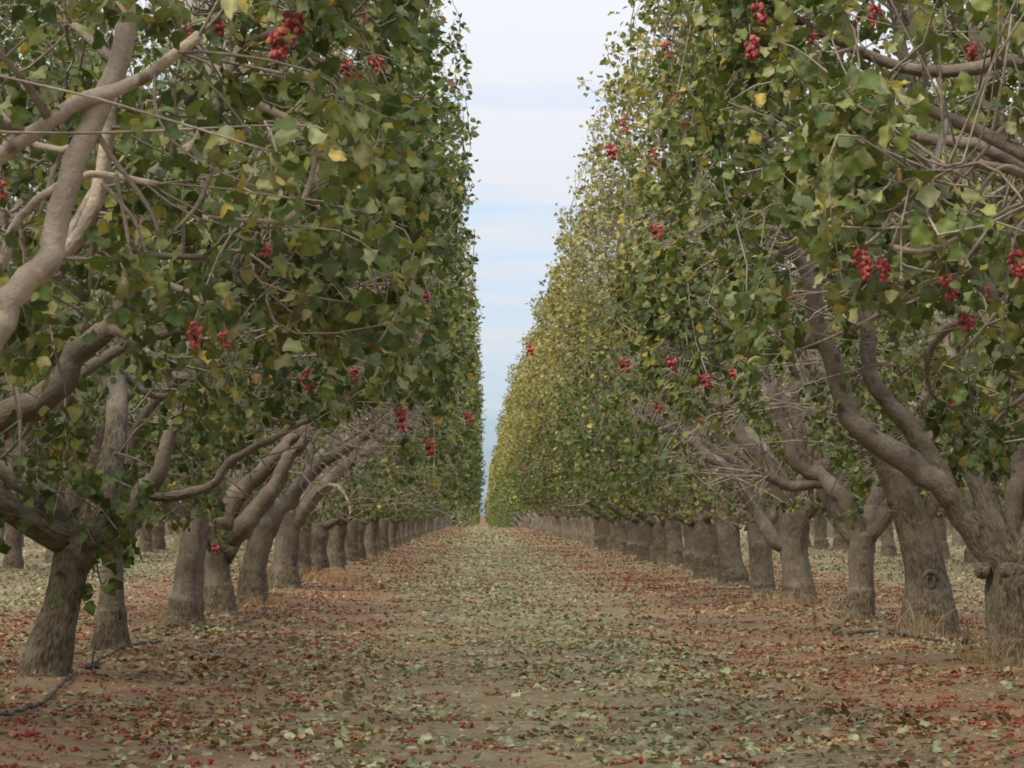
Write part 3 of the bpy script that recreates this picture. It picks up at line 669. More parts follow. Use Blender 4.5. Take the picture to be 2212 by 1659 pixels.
# openings in the foliage that let these limbs be seen: (pixel path, half width, nearer than)
KEEP = []
for (pts, w, Y) in (
    ([(0, 748), (19, 690), (62, 642), (110, 603), (115, 555), (144, 450), (182, 354), (215, 280), (250, 200), (265, 110)], 60, 12.3),
    ([(0, 372), (60, 335), (180, 262), (310, 213)], 34, 12.2),
    ([(0, 920), (72, 887), (134, 839), (163, 786), (230, 728)], 44, 17.1),
    ([(560, 270), (660, 330), (680, 380), (665, 450), (625, 515), (540, 520)], 13, 12.2), ([(680, 378), (785, 402)], 12, 12.2),
    ([(180, 280), (240, 380), (300, 460), (345, 555)], 12, 12.2), ([(460, 395), (430, 480), (375, 545)], 12, 12.2),
    ([(200, 1180), (280, 1100), (345, 1005)], 42, 21.8), ([(330, 1070), (384, 1070), (456, 1050), (504, 990), (575, 955), (640, 918)], 24, 21.8),
    ([(505, 1155), (550, 1108), (590, 1050), (655, 950)], 30, 36), ([(201, 992), (240, 906), (283, 844)], 22, 26), ([(288, 960), (312, 896), (365, 839), (427, 800)], 18, 26),
    ([(505, 1080), (595, 985), (645, 935)], 26, 36), ([(590, 1120), (690, 1000), (830, 900)], 24, 40), ([(655, 1100), (780, 980), (900, 910)], 24, 47),
    ([(150, 1150), (120, 1095), (62, 1050), (0, 1012)], 30, 21.8),
    ([(2150, 1210), (2070, 1100), (2035, 1045), (1950, 990), (1906, 956), (1850, 918), (1815, 828), (1795, 775), (1771, 712), (1756, 640), (1745, 586), (1690, 530)], 48, 22.9),
    ([(2015, 1000), (1973, 934), (1906, 857), (1880, 804), (1872, 708)], 40, 22.9), ([(2190, 1200), (2190, 1100), (2205, 1010)], 36, 22.6),
    ([(1945, 1085), (1905, 990)], 40, 28.9), ([(1829, 1090), (1779, 1032), (1723, 1008), (1696, 940), (1666, 828)], 26, 33.4), ([(1704, 1049), (1767, 1044)], 16, 33.4), ([(1885, 1140), (1930, 1065)], 24, 33.4),
    ([(1719, 804), (1719, 900), (1742, 1000)], 16, 33.4), ([(1671, 1165), (1586, 1030), (1531, 985)], 22, 39.7), ([(1690, 1070), (1661, 1010), (1606, 950), (1571, 885)], 28, 39.7),
    ([(1606, 1015), (1531, 970), (1466, 935), (1386, 888)], 22, 45), ([(1959, 165), (2092, 173), (2212, 155)], 26, 17.6), ([(1756, 80), (1852, 128), (1959, 165)], 22, 17.6),
    ([(1980, 318), (2119, 341), (2212, 394)], 32, 12.8), ([(2000, 262), (2108, 304), (2212, 362)], 32, 12.5), ([(1885, 305), (1932, 385), (1940, 440), (1895, 535)], 13, 12.5),
    ([(1930, 560), (1990, 570), (2060, 545), (2130, 505)], 13, 12.5)):
    KEEP.append((catmull(np.array(pts, float), 40), w, Y))
FRUITS = [  # px, py, depth, tree, size, number of drupes (0: shared small bunch)
    (628, 30, 12.1, 'L-1', 1.25, 22), (598, 62, 12.0, 'L-1', 1.35, 30), (808, 120, 16.2, 'L0', 1.2, 26), (746, 128, 16.3, 'L0', .9, 0), (428, 700, 12.3, 'L-1', 1.05, 24), (485, 715, 12.4, 'L-1', .6, 0),
    (578, 530, 12.2, 'L-1', .5, 0), (668, 800, 17.5, 'L0', 1.0, 0), (862, 880, 21, 'L1', 1.0, 0), (866, 905, 21, 'L1', .9, 0), (925, 950, 24, 'L2', 1.3, 0), (798, 612, 21, 'L1', 1.1, 0),
    (470, 40, 12.5, 'L-1', .7, 0), (412, 58, 12.5, 'L-1', .5, 0), (785, 20, 17, 'L0', .8, 0), (1008, 890, 35, 'L4', 1.3, 0), (5, 392, 13, 'L-1', .7, 0), (920, 628, 25, 'L2', .9, 0), (895, 735, 25, 'L2', .8, 0), (765, 795, 20, 'L1', .7, 0), (465, 1175, 35, 'L4', 1.2, 0),
    (1636, 10, 15.9, 'R0', 1.25, 26), (1622, 80, 15.9, 'R0', 1.35, 30), (1888, 15, 16.6, 'R0', 1.2, 24), (2096, 92, 16.6, 'R0', 1.1, 24), (1856, 545, 12.2, 'R-1', 1.0, 22), (1905, 560, 12.3, 'R-1', 1.0, 22), (1878, 565, 12.2, 'R-1', .9, 16),
    (2046, 596, 12.8, 'R-1', .9, 0), (2092, 680, 13, 'R-1', .8, 0), (2190, 545, 12.2, 'R-1', 1.1, 20), (2210, 570, 12.2, 'R-1', 1.0, 16), (2134, 620, 13, 'R-1', .4, 0),
    (1415, 485, 27, 'R2', 1.4, 0), (1450, 770, 27, 'R2', 1.2, 0), (1345, 775, 31, 'R3', 1.5, 0), (1320, 312, 30, 'R3', 1.5, 0), (1418, 322, 27, 'R2', 1.2, 0), (1520, 810, 21, 'R1', 1.0, 0), (1582, 798, 21, 'R1', .7, 0),
    (1440, 90, 24, 'R2', 1.2, 0), (1755, 65, 17, 'R0', .8, 0), (1425, 870, 27, 'R2', 1.0, 0), (1202, 745, 60, 'R6', 2.5, 0), (1145, 745, 60, 'R6', 2.0, 0), (1352, 255, 30, 'R3', 1.2, 0)]
for f in FRUITS: KEEP.append((np.array([[f[0], f[1]-6.], [f[0], f[1]+.10*F_/f[2]*f[4]]]), .062*F_/f[2]*f[4]*1.25, f[2]))
FR = {}
for f in FRUITS: FR.setdefault(f[3], []).append(f)

def near_limb(pos, rs, extra, prob):
    px, py, dep = project(pos); drop = np.zeros(len(pos), bool)
    for path, w, Y in KEEP:
        c = (pos[:, 1] < Y+.1) & (px > path[:, 0].min()-w-40) & (px < path[:, 0].max()+w+40) & (py > path[:, 1].min()-w-40) & (py < path[:, 1].max()+w+40)
        if not c.any(): continue
        ii = np.where(c)[0]
        d = np.sqrt(((np.stack([px[ii], py[ii]+15], 1)[:, None]-path[None])**2).sum(2)).min(1)
        drop[ii[(d < w*.8+extra) & (rs.uniform(0, 1, len(ii)) < prob)]] = True
    return drop
for ti, T in enumerate(TREES):
    T['base'][2] = float(gz(T['base'][0], T['base'][1]))
    if T['base'][1] > 34: T['cfg']['twigK'] = 5
    T['g'] = g = gen_tree(500+ti, reject=(lambda c, r, b=T['base']: near_limb(c+b, r, 8, .82)), **T['cfg'])
    pos = g['leaves'][0]+T['base']
    px, py, dep = project(pos)
    drop = np.zeros(len(pos), bool)
    rs = RS(900+ti)
    drop |= near_limb(pos, rs, 9, .90)
    for f in FRUITS:
        d = np.hypot(px-f[0], py+20-f[1]-.05*F_/f[2]); drop |= (d < .11*F_/f[2]*f[4]) & (pos[:, 1] < f[2]+.03)
    drop |= (pos[:, 1] < 9.2) | ((pos[:, 2] < 1.32) & (pos[:, 1] < 20.5))
    g['leaves'] = leaf_subset(g['leaves'], ~drop)

# which leaves show largest: a coarse depth grid over the frame
cand = []
for ti, T in enumerate(TREES):
    pos, R, sc, tint = T['g']['leaves']
    c = pos+R[:, :, 0]*sc[:, None]*.5+T['base']; px, py, dep = project(c)
    sz = sc*F_/dep*(np.abs(R[:, :, 2]@CAMR[:, 2])*.7+.3)
    ok = (px > 0) & (px < W_) & (py > 0) & (py < H_)
    cand.append(np.stack([np.full(ok.sum(), ti), np.where(ok)[0], px[ok], py[ok], dep[ok], sz[ok]], 1))
cand = np.concatenate(cand); cand = cand[cand[:, 4].argsort()]
cell = 16; grid = np.full((int(H_)//cell+1, int(W_)//cell+1), False); vis = np.zeros(len(cand), bool)
for q, (ti, li, px, py, dep, sz) in enumerate(cand):
    a, b = int(py)//cell, int(px)//cell
    if not grid[a, b]:
        vis[q] = True; h = sz*.22
        grid[max(0, int((py-h)//cell)):int((py+h)//cell)+1, max(0, int((px-h)//cell)):int((px+h)//cell)+1] = True
LEAF_MAX = {'L-1': 250, 'R-1': 250, 'L0': 220, 'R0': 220, 'L1': 190, 'R1': 190, 'L2': 110, 'R2': 110, 'L3': 60, 'R3': 60}
chosen = {}
cv = cand[vis]
for ti, T in enumerate(TREES):
    m = cv[cv[:, 0] == ti]; m = m[(-m[:, 5]).argsort()][:LEAF_MAX.get(T['key'], 0)]
    chosen[ti] = m[:, 1].astype(int)

LEAF_MESH = {}
def leaf_mesh(shape, tk, material=LEAF, key='leaf', tints=TINTS):
    q = (key, shape, tk)
    if q not in LEAF_MESH:
        mb = MB(); v, f = LT[3][shape]; c = np.repeat(np.array(tints[tk])[None], len(v), 0); q5 = np.arange(len(v)) % 5; c[q5 == 2] *= 1.3; e_ = (q5 == 0) | (q5 == 4); c[e_] = c[e_]*.86+EDGE*.14
        mb.add(v, [f], tint=c); LEAF_MESH[q] = mb.mesh(key, material)
    return LEAF_MESH[q]
def mat4(R, p, s):
    M = np.eye(4); M[:3, :3] = R*s; M[:3, 3] = p; return Matrix(M.tolist())

def build_parts(root, g, near_tree, lod, graft=.34, lip=.13, rt=.45, skip=None, seed=0):
    put('trunk', trunk_mesh(g['trunk'], seed, graft=graft, lip=lip, rough_top=rt), root)
    for q, (p, r) in enumerate(g['limbs']):
        mb = MB(); K = 30 if near_tree else 16
        pp = resample(p, K); rr = np.interp(np.linspace(0, 1, K), np.linspace(0, 1, len(r)), r)
        z = np.clip(1.2-(np.linspace(0, 1, K)*2.6), 0, 1)*rt
        tubes(mb, pp, rr, 14 if near_tree else 8, rough=np.clip(z+(.12 if rt > 0 else .02), 0, 1)[None], seed=seed*31+q, bump=.045); put('limb', mb.mesh('limb', BARK if rt > 0 else PALE_LIT), root)
    p, r = g['br']
    if near_tree:
        for q in range(len(p)):
            mb = MB(); tubes(mb, p[q], r[q], 7, rough=.1, seed=seed*57+q, bump=.05); put('branch', mb.mesh('branch', TWIG), root)
        for q, (pp, rr) in enumerate(g['extra']):
            mb = MB(); tubes(mb, pp, rr, 8, rough=.15, seed=seed*77+q, bump=.05); put('branch', mb.mesh('branch', TWIG), root)
        mb = MB()
    else:
        mb = MB(); tubes(mb, p, r, 5, rough=.1, seed=seed)
    tubes(mb, g['tw'][0], g['tw'][1], (4 if g['twk'] > 7 else 3), rough=.1, seed=seed+3, cap=False); put('twigs', mb.mesh('twigs', TWIG), root, kind='stuff')
    lv = g['leaves']
    if skip is not None:
        m = np.ones(len(lv[0]), bool); m[skip] = False; lv = leaf_subset(lv, m)
    mb = MB()
    if near_tree and lod < 2:      # finer blades only where they can be seen large
        px, py, dep = project(lv[0]+np.array(root.location)); m = (px > -150) & (px < W_+150) & (py > -150)
        add_leaves(mb, leaf_subset(lv, m), lod, seed=seed); add_leaves(mb, leaf_subset(lv, ~m), 2, seed=seed)
    else: add_leaves(mb, lv, lod, seed=seed)
    put('foliage', mb.mesh('foliage', LEAF), root, kind='stuff')

def tree_root(base, label, group, name='pistachio_tree'):
    r = put(name, None, loc=tuple(base), label=label, category='tree', group=group); r.empty_display_size = .2; return r

for ti, T in enumerate(TREES):
    g = T['g']; root = tree_root(T['base'], T['label'], GL if T['side'] > 0 else GR); T['root'] = root
    sk = chosen[ti]
    build_parts(root, g, True, 0 if T['base'][1] < 14 else 1 if T['base'][1] < 34 else 2, T['graft'], T['lip'], T['rt'], sk, seed=40+ti)
    pos, R, sc, tint = g['leaves']; tk = np.linalg.norm(tint[:, None]-TINTS[None], axis=2).argmin(1)
    for li in sk:
        o = put('leaf', leaf_mesh(int(li) % 6, int(tk[li])), root); o.matrix_basis = mat4(R[li], pos[li], sc[li])
    for q, (px, py, Y, key, s, nd) in enumerate(FR.get(T['key'], [])):
        p = P(px, py, Y)-T['base']; rz = Euler((RS(q).uniform(-.3, .3), RS(q+9).uniform(-.3, .3), q*1.7)).to_matrix()
        if nd:
            lay = fruit_layout(60+q+ti*9, nd, .036, .10); c = put('fruit_cluster', stem_mesh(q, lay), root); s *= .80
            c.matrix_basis = Matrix.Translation(p.tolist()) @ rz.to_4x4() @ Matrix.Scale(s, 4)
            for fp, fr, fs, fc in zip(*lay):
                ci = int(np.linalg.norm(REDS-fc, axis=1).argmin()); kk = ('fruit', ci)
                if kk not in LEAF_MESH:
                    mb = MB(); add_drupes(mb, (np.zeros((1, 3)), np.eye(3)[None], [1.0], REDS[ci][None]), ELH); LEAF_MESH[kk] = mb.mesh('fruit', FRUIT)
                o = put('fruit', LEAF_MESH[kk], c); o.matrix_basis = mat4(fr, fp, fs)
        else:
            c = put('fruit_cluster', CLUSTERS[q % 4], root); c.matrix_basis = Matrix.Translation(p.tolist()) @ rz.to_4x4() @ Matrix.Scale(s, 4)

# details on the measured trunks
def root_of(key): return next(T for T in TREES if T['key'] == key)
T = root_of('R2'); c0 = P(2004, 1253, T['base'][1])-T['base']
mb = MB(); a = np.linspace(0, 5.4, 22); kr = .074*np.linspace(1.0, .72, 22)
ring = np.stack([c0[0]+np.cos(a)*kr*.92, np.full(22, -.158)-.02*np.sin(a), c0[2]+np.sin(a)*kr*1.1], 1)
tubes(mb, ring, np.interp(np.linspace(0, 1, 22), [0, .2, .8, 1], [.010, .020, .018, .008]), 9, rough=.35, seed=5, bump=.06)
sw = np.stack([c0[0]+np.cos(a+2)*.035, np.full(22, -.172), c0[2]-.01+np.sin(a+2)*.05], 1)
tubes(mb, sw, np.full(22, .016), 8, rough=.6, seed=6, bump=.08)
put('knot', mb.mesh('knot', BARK), T['root'])
for key, px, py, w, dy in (('R1', 2165, 1232, 26, -.165), ('R1', 2118, 1232, 30, -.10), ('L-1', 128, 598, 17, -.075), ('L1', 196, 1172, 18, -.10)):
    T = root_of(key); c0 = P(px, py, T['base'][1])-T['base']; r = w/2/F_*T['base'][1]
    if key == 'L-1': dy = dy
    mb = MB(); p = np.array([[c0[0], dy+.05, c0[2]], [c0[0], dy+.01, c0[2]], [c0[0], dy-.012, c0[2]], [c0[0], dy-.006, c0[2]], [c0[0], dy+.02, c0[2]]])
    tubes(mb, p, np.array([1.2, 1.25, 1.0, .7, .4])*r, 12, rough=.9, seed=3, bump=.06); put('knot', mb.mesh('knot', BARK), T['root'])
# leafy sprouts on trunks
def sprout(key, px, py, dy, n, spread, size, seed):
    T = root_of(key); c0 = P(px, py, T['base'][1]+dy)-T['base']; rs = RS(seed); mb = MB()
    tip = c0+rs.normal(0, spread, (max(3, n//6), 3)); st = c0+np.array([0, .12, .12])
    t = np.linspace(0, 1, 5)[None, :, None]; p = st*(1-t)+tip[:, None]*t+.05*np.sin(np.pi*t)*rs.normal(0, 1, (len(tip), 1, 3))
    tubes(mb, p, np.tile(np.linspace(.007, .003, 5), (len(tip), 1)), 5, rough=.1, seed=seed)
    sp = put('sprout', mb.mesh('sprout', BARK), T['root'])
    pos = tip[rs.randint(0, len(tip), n)]+rs.normal(0, spread*.45, (n, 3)); ax = rs.normal(0, .6, (n, 3))+np.array([0, -.1, -.5]); R = frames(ax, rs.normal(0, .6, (n, 3))+np.array([0, -.8, .5]))
    for q in range(n):
        o = put('leaf', leaf_mesh(q % 5, [0, 1, 0, 2, 1][q % 5]), sp); o.matrix_basis = mat4(R[q], pos[q], size*rs.uniform(.7, 1.15))
sprout('L1', 202, 1240, -.12, 9, .055, .10, 1); sprout('L1', 190, 1120, -.15, 26, .16, .10, 2); sprout('L1', 110, 1105, -.18, 22, .16, .10, 3); sprout('L1', 262, 1130, -.12, 14, .10, .10, 4)
sprout('L4', 440, 1150, -.2, 20, .14, .10, 5); sprout('L4', 470, 1180, -.25, 10, .08, .10, 6); sprout('L1', 205, 1060, -.12, 22, .16, .10, 7); sprout('R4', 1690, 1030, -.2, 16, .15, .10, 8); sprout('L1', 90, 965, -.15, 22, .18, .10, 9)

# ------------------------------------------------------------------ the rest of the rows: shared meshes, each tree an object of its own
def variant(seed, side, yellow, n_clusters=1050, per=18, size=.074):
    rs = RS(seed)
    g = gen_tree(seed, side, n_extra=5, n_branch=60, n_clusters=n_clusters, per=per, size=size, yellow=yellow, twigK=5, hw=2.55, ztop=rs.uniform(5.7, 6.3), zlow=1.1)
    root = tree_root((0, 0, -50), 'x', 'x'); build_parts(root, g, False, 2, graft=rs.uniform(.25, .4), lip=rs.uniform(.06, .2), rt=rs.uniform(.2, .7), seed=seed)
    for q in range(2):
        c = put('fruit_cluster', CLUSTERS[q % 4], root); k = rs.randint(0, len(g['tw'][0])); 
        pick = g['tw'][0][:, -1]; pick = pick[side*pick[:, 0] > 1.3]; c.location = tuple(pick[rs.randint(0, len(pick))]); c.scale = (1.1, 1.1, 1.1)
    return root
def far_variant(seed, side, yellow, n_clusters, per, size):
    rs = RS(seed)
    g = gen_tree(seed, side, n_extra=5, n_branch=16, n_clusters=n_clusters, per=per, size=size, yellow=yellow, twigK=4, ztop=rs.uniform(5.7, 6.4), zlow=1.3)
    tm = trunk_mesh(g['trunk'], seed, S=10, K=14)
    mb = MB()
    for p, r in g['limbs']:
        K = 9; tubes(mb, resample(p, K), np.interp(np.linspace(0, 1, K), np.linspace(0, 1, len(r)), r), 5, seed=seed, cap=False)
    lm = mb.mesh('limbs', BARK); mb = MB(); add_leaves(mb, g['leaves'], 2, seed=seed); fm = mb.mesh('foliage', LEAF)
    return g, tm, lm, fm
def copy_tree(src, base, label, group, rz, sc):
    r = src.copy(); col.objects.link(r); r.location = tuple(base); r.rotation_euler = (0, 0, rz); r.scale = sc; r['label'] = label; r['group'] = group
    for ch in src.children:
        c = ch.copy(); col.objects.link(c); c.parent = r
    return r
VL = [variant(200+k, 1, .16) for k in range(4)]; VR = [variant(230+k, -1, 1.25) for k in range(4)]
FL = [far_variant(260+k, 1, .25, 820, 12, .095) for k in range(2)]; FRV = [far_variant(270+k, -1, 1.4, 820, 12, .095) for k in range(2)]
used = set()
ORD0 = ['first', 'second', 'third', 'fourth', 'fifth', 'sixth', 'seventh', 'eighth', 'ninth', 'tenth', 'eleventh', 'twelfth', 'thirteenth', 'fourteenth']
ORD = ['seventh', 'eighth', 'ninth', 'tenth', 'eleventh', 'twelfth', 'thirteenth', 'fourteenth', 'fifteenth', 'sixteenth', 'seventeenth', 'eighteenth', 'nineteenth', 'twentieth']
def place_mid(x, y, side, V, q, label, group, hwk=1.0):
    rs = RS(int(y*10+x*77) % 99991); src = V[q % len(V)]
    base = (x+rs.uniform(-.10, .10), y+rs.uniform(-.3, .3), 0); base = (base[0], base[1], float(gz(base[0], base[1]))-.01)
    sc = (hwk*rs.uniform(.97, 1.03), rs.choice([-1, 1])*1.0 if False else 1.0, rs.uniform(.94, 1.05))
    if src.name not in used:
        used.add(src.name); src.location = base; src.scale = sc; src['label'] = label; src['group'] = group; return src
    return copy_tree(src, base, label, group, rs.uniform(-.12, .12), sc)
def place_far(x, y, V, q, label, group, hwk=1.0):
    rs = RS(int(y*10+x*77) % 99991); g, tm, lm, fm = V[q % len(V)]
    z = float(gz(x, y))-.02
    r = tree_root((x+rs.uniform(-.1, .1), y, z), label, group); r.rotation_euler = (0, 0, rs.uniform(-.1, .1)); r.scale = (hwk*rs.uniform(.97, 1.03), 1, rs.uniform(.93, 1.06))
    put('trunk', tm, r); put('limbs', lm, r); put('foliage', fm, r, kind='stuff')
yl = [52.2+5.05*k for k in range(11)]; yr = [55.2+5.3*k for k in range(10)]
for k, y in enumerate(yl): place_mid(-2.8, y, 1, VL, k, f'{ORD[k]} trunk down the greener row counting from the thick leaning one', GL, 1.06)
for k, y in enumerate(yr): place_mid(3.76, y, -1, VR, k, f'{ORD[k]} trunk down the yellow-tipped row counting from the low-forked one', GR, 1.01)
y = yl[-1]+5.1; k = 0
while y < 190: place_far(-2.8, y, FL, k, 'small distant pistachio tree far down the greener row, merging with its neighbours', GL, 1.02); y += 5.1; k += 1
y = yr[-1]+5.2; k = 0
while y < 190: place_far(3.76, y, FRV, k, 'small distant pistachio tree far down the yellow-tipped row, merging with its neighbours', GR, 1.08); y += 5.2; k += 1
# rows beyond, seen between the trunks
for k in range(14): place_mid(-9.2, 56+5.05*k+1.5*(k % 2), 1, VL, k+1, f'{ORD0[k]} tree of the second row, seen between the greener row trunks', 'pistachio trees in the row behind the greener row', 1.0)
for k in range(14): place_mid(10.15, 58+5.2*k, -1, VR, k+1, f'{ORD0[k]} tree of the second row, seen between the yellow-tipped row trunks', 'pistachio trees in the row behind the yellow-tipped row', 1.0)
for k in range(16): place_far(-15.6, 104+5.05*k, FL, k, 'small pistachio tree two rows behind the greener row, seen through the trunks', 'pistachio trees two rows behind the greener row', 1.0)
for k in range(16): place_far(16.5, 106+5.2*k, FRV, k, 'small pistachio tree two rows behind the yellow-tipped row, seen through the trunks', 'pistachio trees two rows behind the yellow-tipped row', 1.0)
# past that the rows read as one mass
def mass(name, X, ys_, side, yellow, label, w=1.0, nc=300, per=7, size=.18):
    spots = [(X, y) for y in ys_] if np.isscalar(X) else [(x_, y) for x_, yy in zip(X, ys_) for y in yy]; X0 = X if np.isscalar(X) else X[0]
    mb = MB(); gs = [far_variant(300+int(abs(X0)*3)+k, side, yellow, nc, per, size)[0] for k in range(3)]
    for k, (X, y) in enumerate(spots):
        g = gs[k % 3]; rs = RS(int(abs(y*7+X*31))+1); off = np.array([X+rs.uniform(-.1, .1), y, float(gz(X, y))-.02]); s = np.array([w, 1, rs.uniform(.94, 1.06)])
        p, r = g['trunk']; tubes(mb, resample(p, 6)*s+off, np.interp(np.linspace(0, 1, 6), np.linspace(0, 1, len(r)), r), 6, seed=k, mat=0)
        for p, r in g['limbs'][:5]: tubes(mb, resample(p, 6)*s+off, np.interp(np.linspace(0, 1, 6), np.linspace(0, 1, len(r)), r), 4, seed=k, cap=False)
        mb.a.setdefault('tint', []).append(np.full((mb.n-sum(len(q) for q in mb.a['tint']) if 'tint' in mb.a else mb.n, 3), .2, np.float32))
        n0 = mb.n; lv = g['leaves']; add_leaves(mb, [lv[0]*s+off, lv[1], lv[2], lv[3]], 2, mat=1, seed=k)
        mb.a['tuv'].append(np.zeros((mb.n-n0, 3), np.float32)); mb.a['rough'].append(np.zeros(mb.n-n0, np.float32))
    put(name, mb.mesh(name, [BARK, LEAF]), kind='stuff', label=label)
mass('distant_greener_row', -2.8, np.arange(193, 440, 5.1), 1, .4, 'far end of the greener row merging into one strip of leaves', 1.0)
mass('distant_yellow_row', 3.76, np.arange(193, 440, 5.2), -1, 1.5, 'far end of the yellow-tipped row merging into one strip of leaves', 1.13)
mass('distant_rows_at_the_end', [-2.8, 3.76], [np.arange(441, 760, 5.1), np.arange(441, 760, 5.2)], 1, .5, 'last trees of both rows closing the end of the aisle', 1.0, 90, 6, .32)
mass('distant_back_rows', [-22.2, -28.7, -35.2], [np.arange(62, 250, 5.1), np.arange(90, 290, 5.1), np.arange(160, 330, 5.1)], 1, .15, 'dense orchard rows far behind the greener row', 1.0, 110, 6, .32)
mass('distant_back_orchard', [23.2, 29.7, 36.2], [np.arange(62, 250, 5.2), np.arange(90, 290, 5.2), np.arange(160, 330, 5.2)], -1, .3, 'dense orchard rows far behind the yellow-tipped row', 1.0, 110, 6, .32)
# the orchard goes on beside and behind the camera: it shades the rows in view
mass('surrounding_orchard', [-9.2, -15.6, 10.15, 16.5, -2.8, 3.75, -9.2, 10.15], [np.arange(0.5, 54, 5.05), np.arange(30, 100, 5.05), np.arange(2, 55, 5.2), np.arange(30, 102, 5.2), np.arange(-29, -2, 5.1), np.arange(-29, -2, 5.2), np.arange(128, 180, 5.05), np.arange(133, 180, 5.2)], 1, .15, 'dense orchard rows standing beside the rows in view', 1.0, 190, 6, .28)

# ------------------------------------------------------------------ leaf litter and fallen hulls
LT_T = np.array([(.33, .36, .205), (.26, .29, .150), (.40, .42, .26), (.18, .205, .09), (.40, .285, .155), (.34, .20, .095), (.23, .105, .055), (.40, .30, .11), (.10, .09, .045)])
def patch(x, y, s=0.0): return np.sin(1.3*x+.7*y+s)*np.sin(.55*y-.9*x+1.7*s)+.6*np.sin(3.1*x-1.1*y+s)*np.sin(2.3*y+s)+.4*np.sin(7*x+2*s)*np.sin(5.2*y+x)
def hullband(x): return np.maximum.reduce([np.exp(-((x-c)/w)**2) for c, w in ((-2.0, 1.2), (2.7, 1.2), (-4.4, 1.0), (5.6, 1.0), (-3.4, .8), (4.5, .8))])
def scatter(rs, n, x0, x1, y0, y1, wfun):
    o = np.empty((0, 2))
    while len(o) < n:
        x = rs.uniform(x0, x1, n*2); y = rs.uniform(y0, y1, n*2); k = rs.uniform(0, 1, n*2) < wfun(x, y); o = np.vstack([o, np.stack([x, y], 1)[k]])
    return o[:n]
def lie(rs, xy, size, tints_p, lift=.012):
    n = len(xy); x, y = xy.T; h = hullband(x)[:, None]
    p = np.array([[.24, .24, .15, .10, .10, .07, .03, .03, .05]])*(1-h)+np.array([[.08, .08, .04, .04, .18, .24, .25, .03, .06]])*h
    p /= p.sum(1, keepdims=True); k = (p.cumsum(1) < rs.uniform(0, 1, (n, 1))).sum(1).clip(0, 8)
    a = rs.uniform(0, 6.3, n); ax = np.stack([np.cos(a), np.sin(a), rs.normal(0, .30, n)], 1); nm = np.stack([rs.normal(0, .38, n), rs.normal(0, .38, n), np.where(rs.rand(n) < .5, 1., -1.)], 1)
    sc = size*rs.uniform(.55, 1.25, n); pos = np.stack([x, y, gz(x, y)+lift+rs.uniform(0, .012, n)], 1)
    return [pos, frames(ax, nm), sc, LT_T[k]*rs.uniform(.75, 1.15, (n, 1))], k
wl = lambda x, y: np.clip(.42+.42*patch(x, y)+.25*patch(x*2.3, y*2.1, 4.)-.22*hullband(x), .03, 1)
rs = RS(5)
A, kA = lie(rs, scatter(rs, 15000, -5.2, 6.2, 13.6, 30, wl), .054, None)
B, kB = lie(rs, scatter(rs, 30000, -9, 11, 30, 62, wl), .060, None)
Cc, kC = lie(rs, scatter(rs, 26000, -9.5, 11, 62, 125, wl), .075, None)
D_, kD = lie(rs, scatter(rs, 12000, -4, 5, 118, 262, lambda x, y: wl(x, y)*np.clip((275-y)/150, 0, 1)), .11, None)
F2, kF = lie(rs, scatter(rs, 16000, -26, 28, 60, 170, lambda x, y: np.where((x < -9.2) | (x > 10.5), wl(x, y), 0.0)), .11, None)
E_, kE = lie(rs, scatter(rs, 16000, -5.2, 6.2, 13.6, 32, lambda x, y: np.clip(.5+.4*patch(x, y, 3.)+.2*hullband(x), .1, 1)), .024, None)
# leaves that show largest on the ground are objects of their own
px, py, dep = project(A[0]); inside = (px > 0) & (px < W_) & (py > 0) & (py < H_-4)
szz = np.where(inside, A[2]/dep, 0); big = (-szz).argsort()[:150]
m = np.ones(len(A[0]), bool); m[big] = False
mb = MB(); add_leaves(mb, leaf_subset(A, m), 1, seed=1); add_leaves(mb, B, 2, seed=2); add_leaves(mb, Cc, 2, seed=3); add_leaves(mb, D_, 2, seed=4); add_leaves(mb, F2, 2, seed=6); add_leaves(mb, E_, 2, seed=5)
put('leaf_litter', mb.mesh('leaf_litter', LITTER), kind='stuff', label='dry curled leaves strewn over the orchard floor')
def zone(p): return ('by the drip hose' if p[0] < -1.6 else 'on the greener side' if p[0] < -.4 else 'in mid aisle' if p[0] < .9 else 'on the yellow-tipped side')+(', at the very front' if p[1] < 15.6 else ', a little way in')
KIND = ['pale green', 'pale green', 'pale green', 'pale green', 'tan', 'brown', 'rust brown', 'tan', 'dark']
for li in big:
    kd = KIND[kA[li]]
    o = put('fallen_leaf', leaf_mesh(int(li) % 6, int(kA[li]), LITTER, 'fallen_leaf', LT_T), label=f'{kd} dry leaf lying on the soil {zone(A[0][li])}', category='fallen leaf', group=f'{kd} fallen leaves at the front')
    o.matrix_basis = mat4(A[1][li], A[0][li], A[2][li])
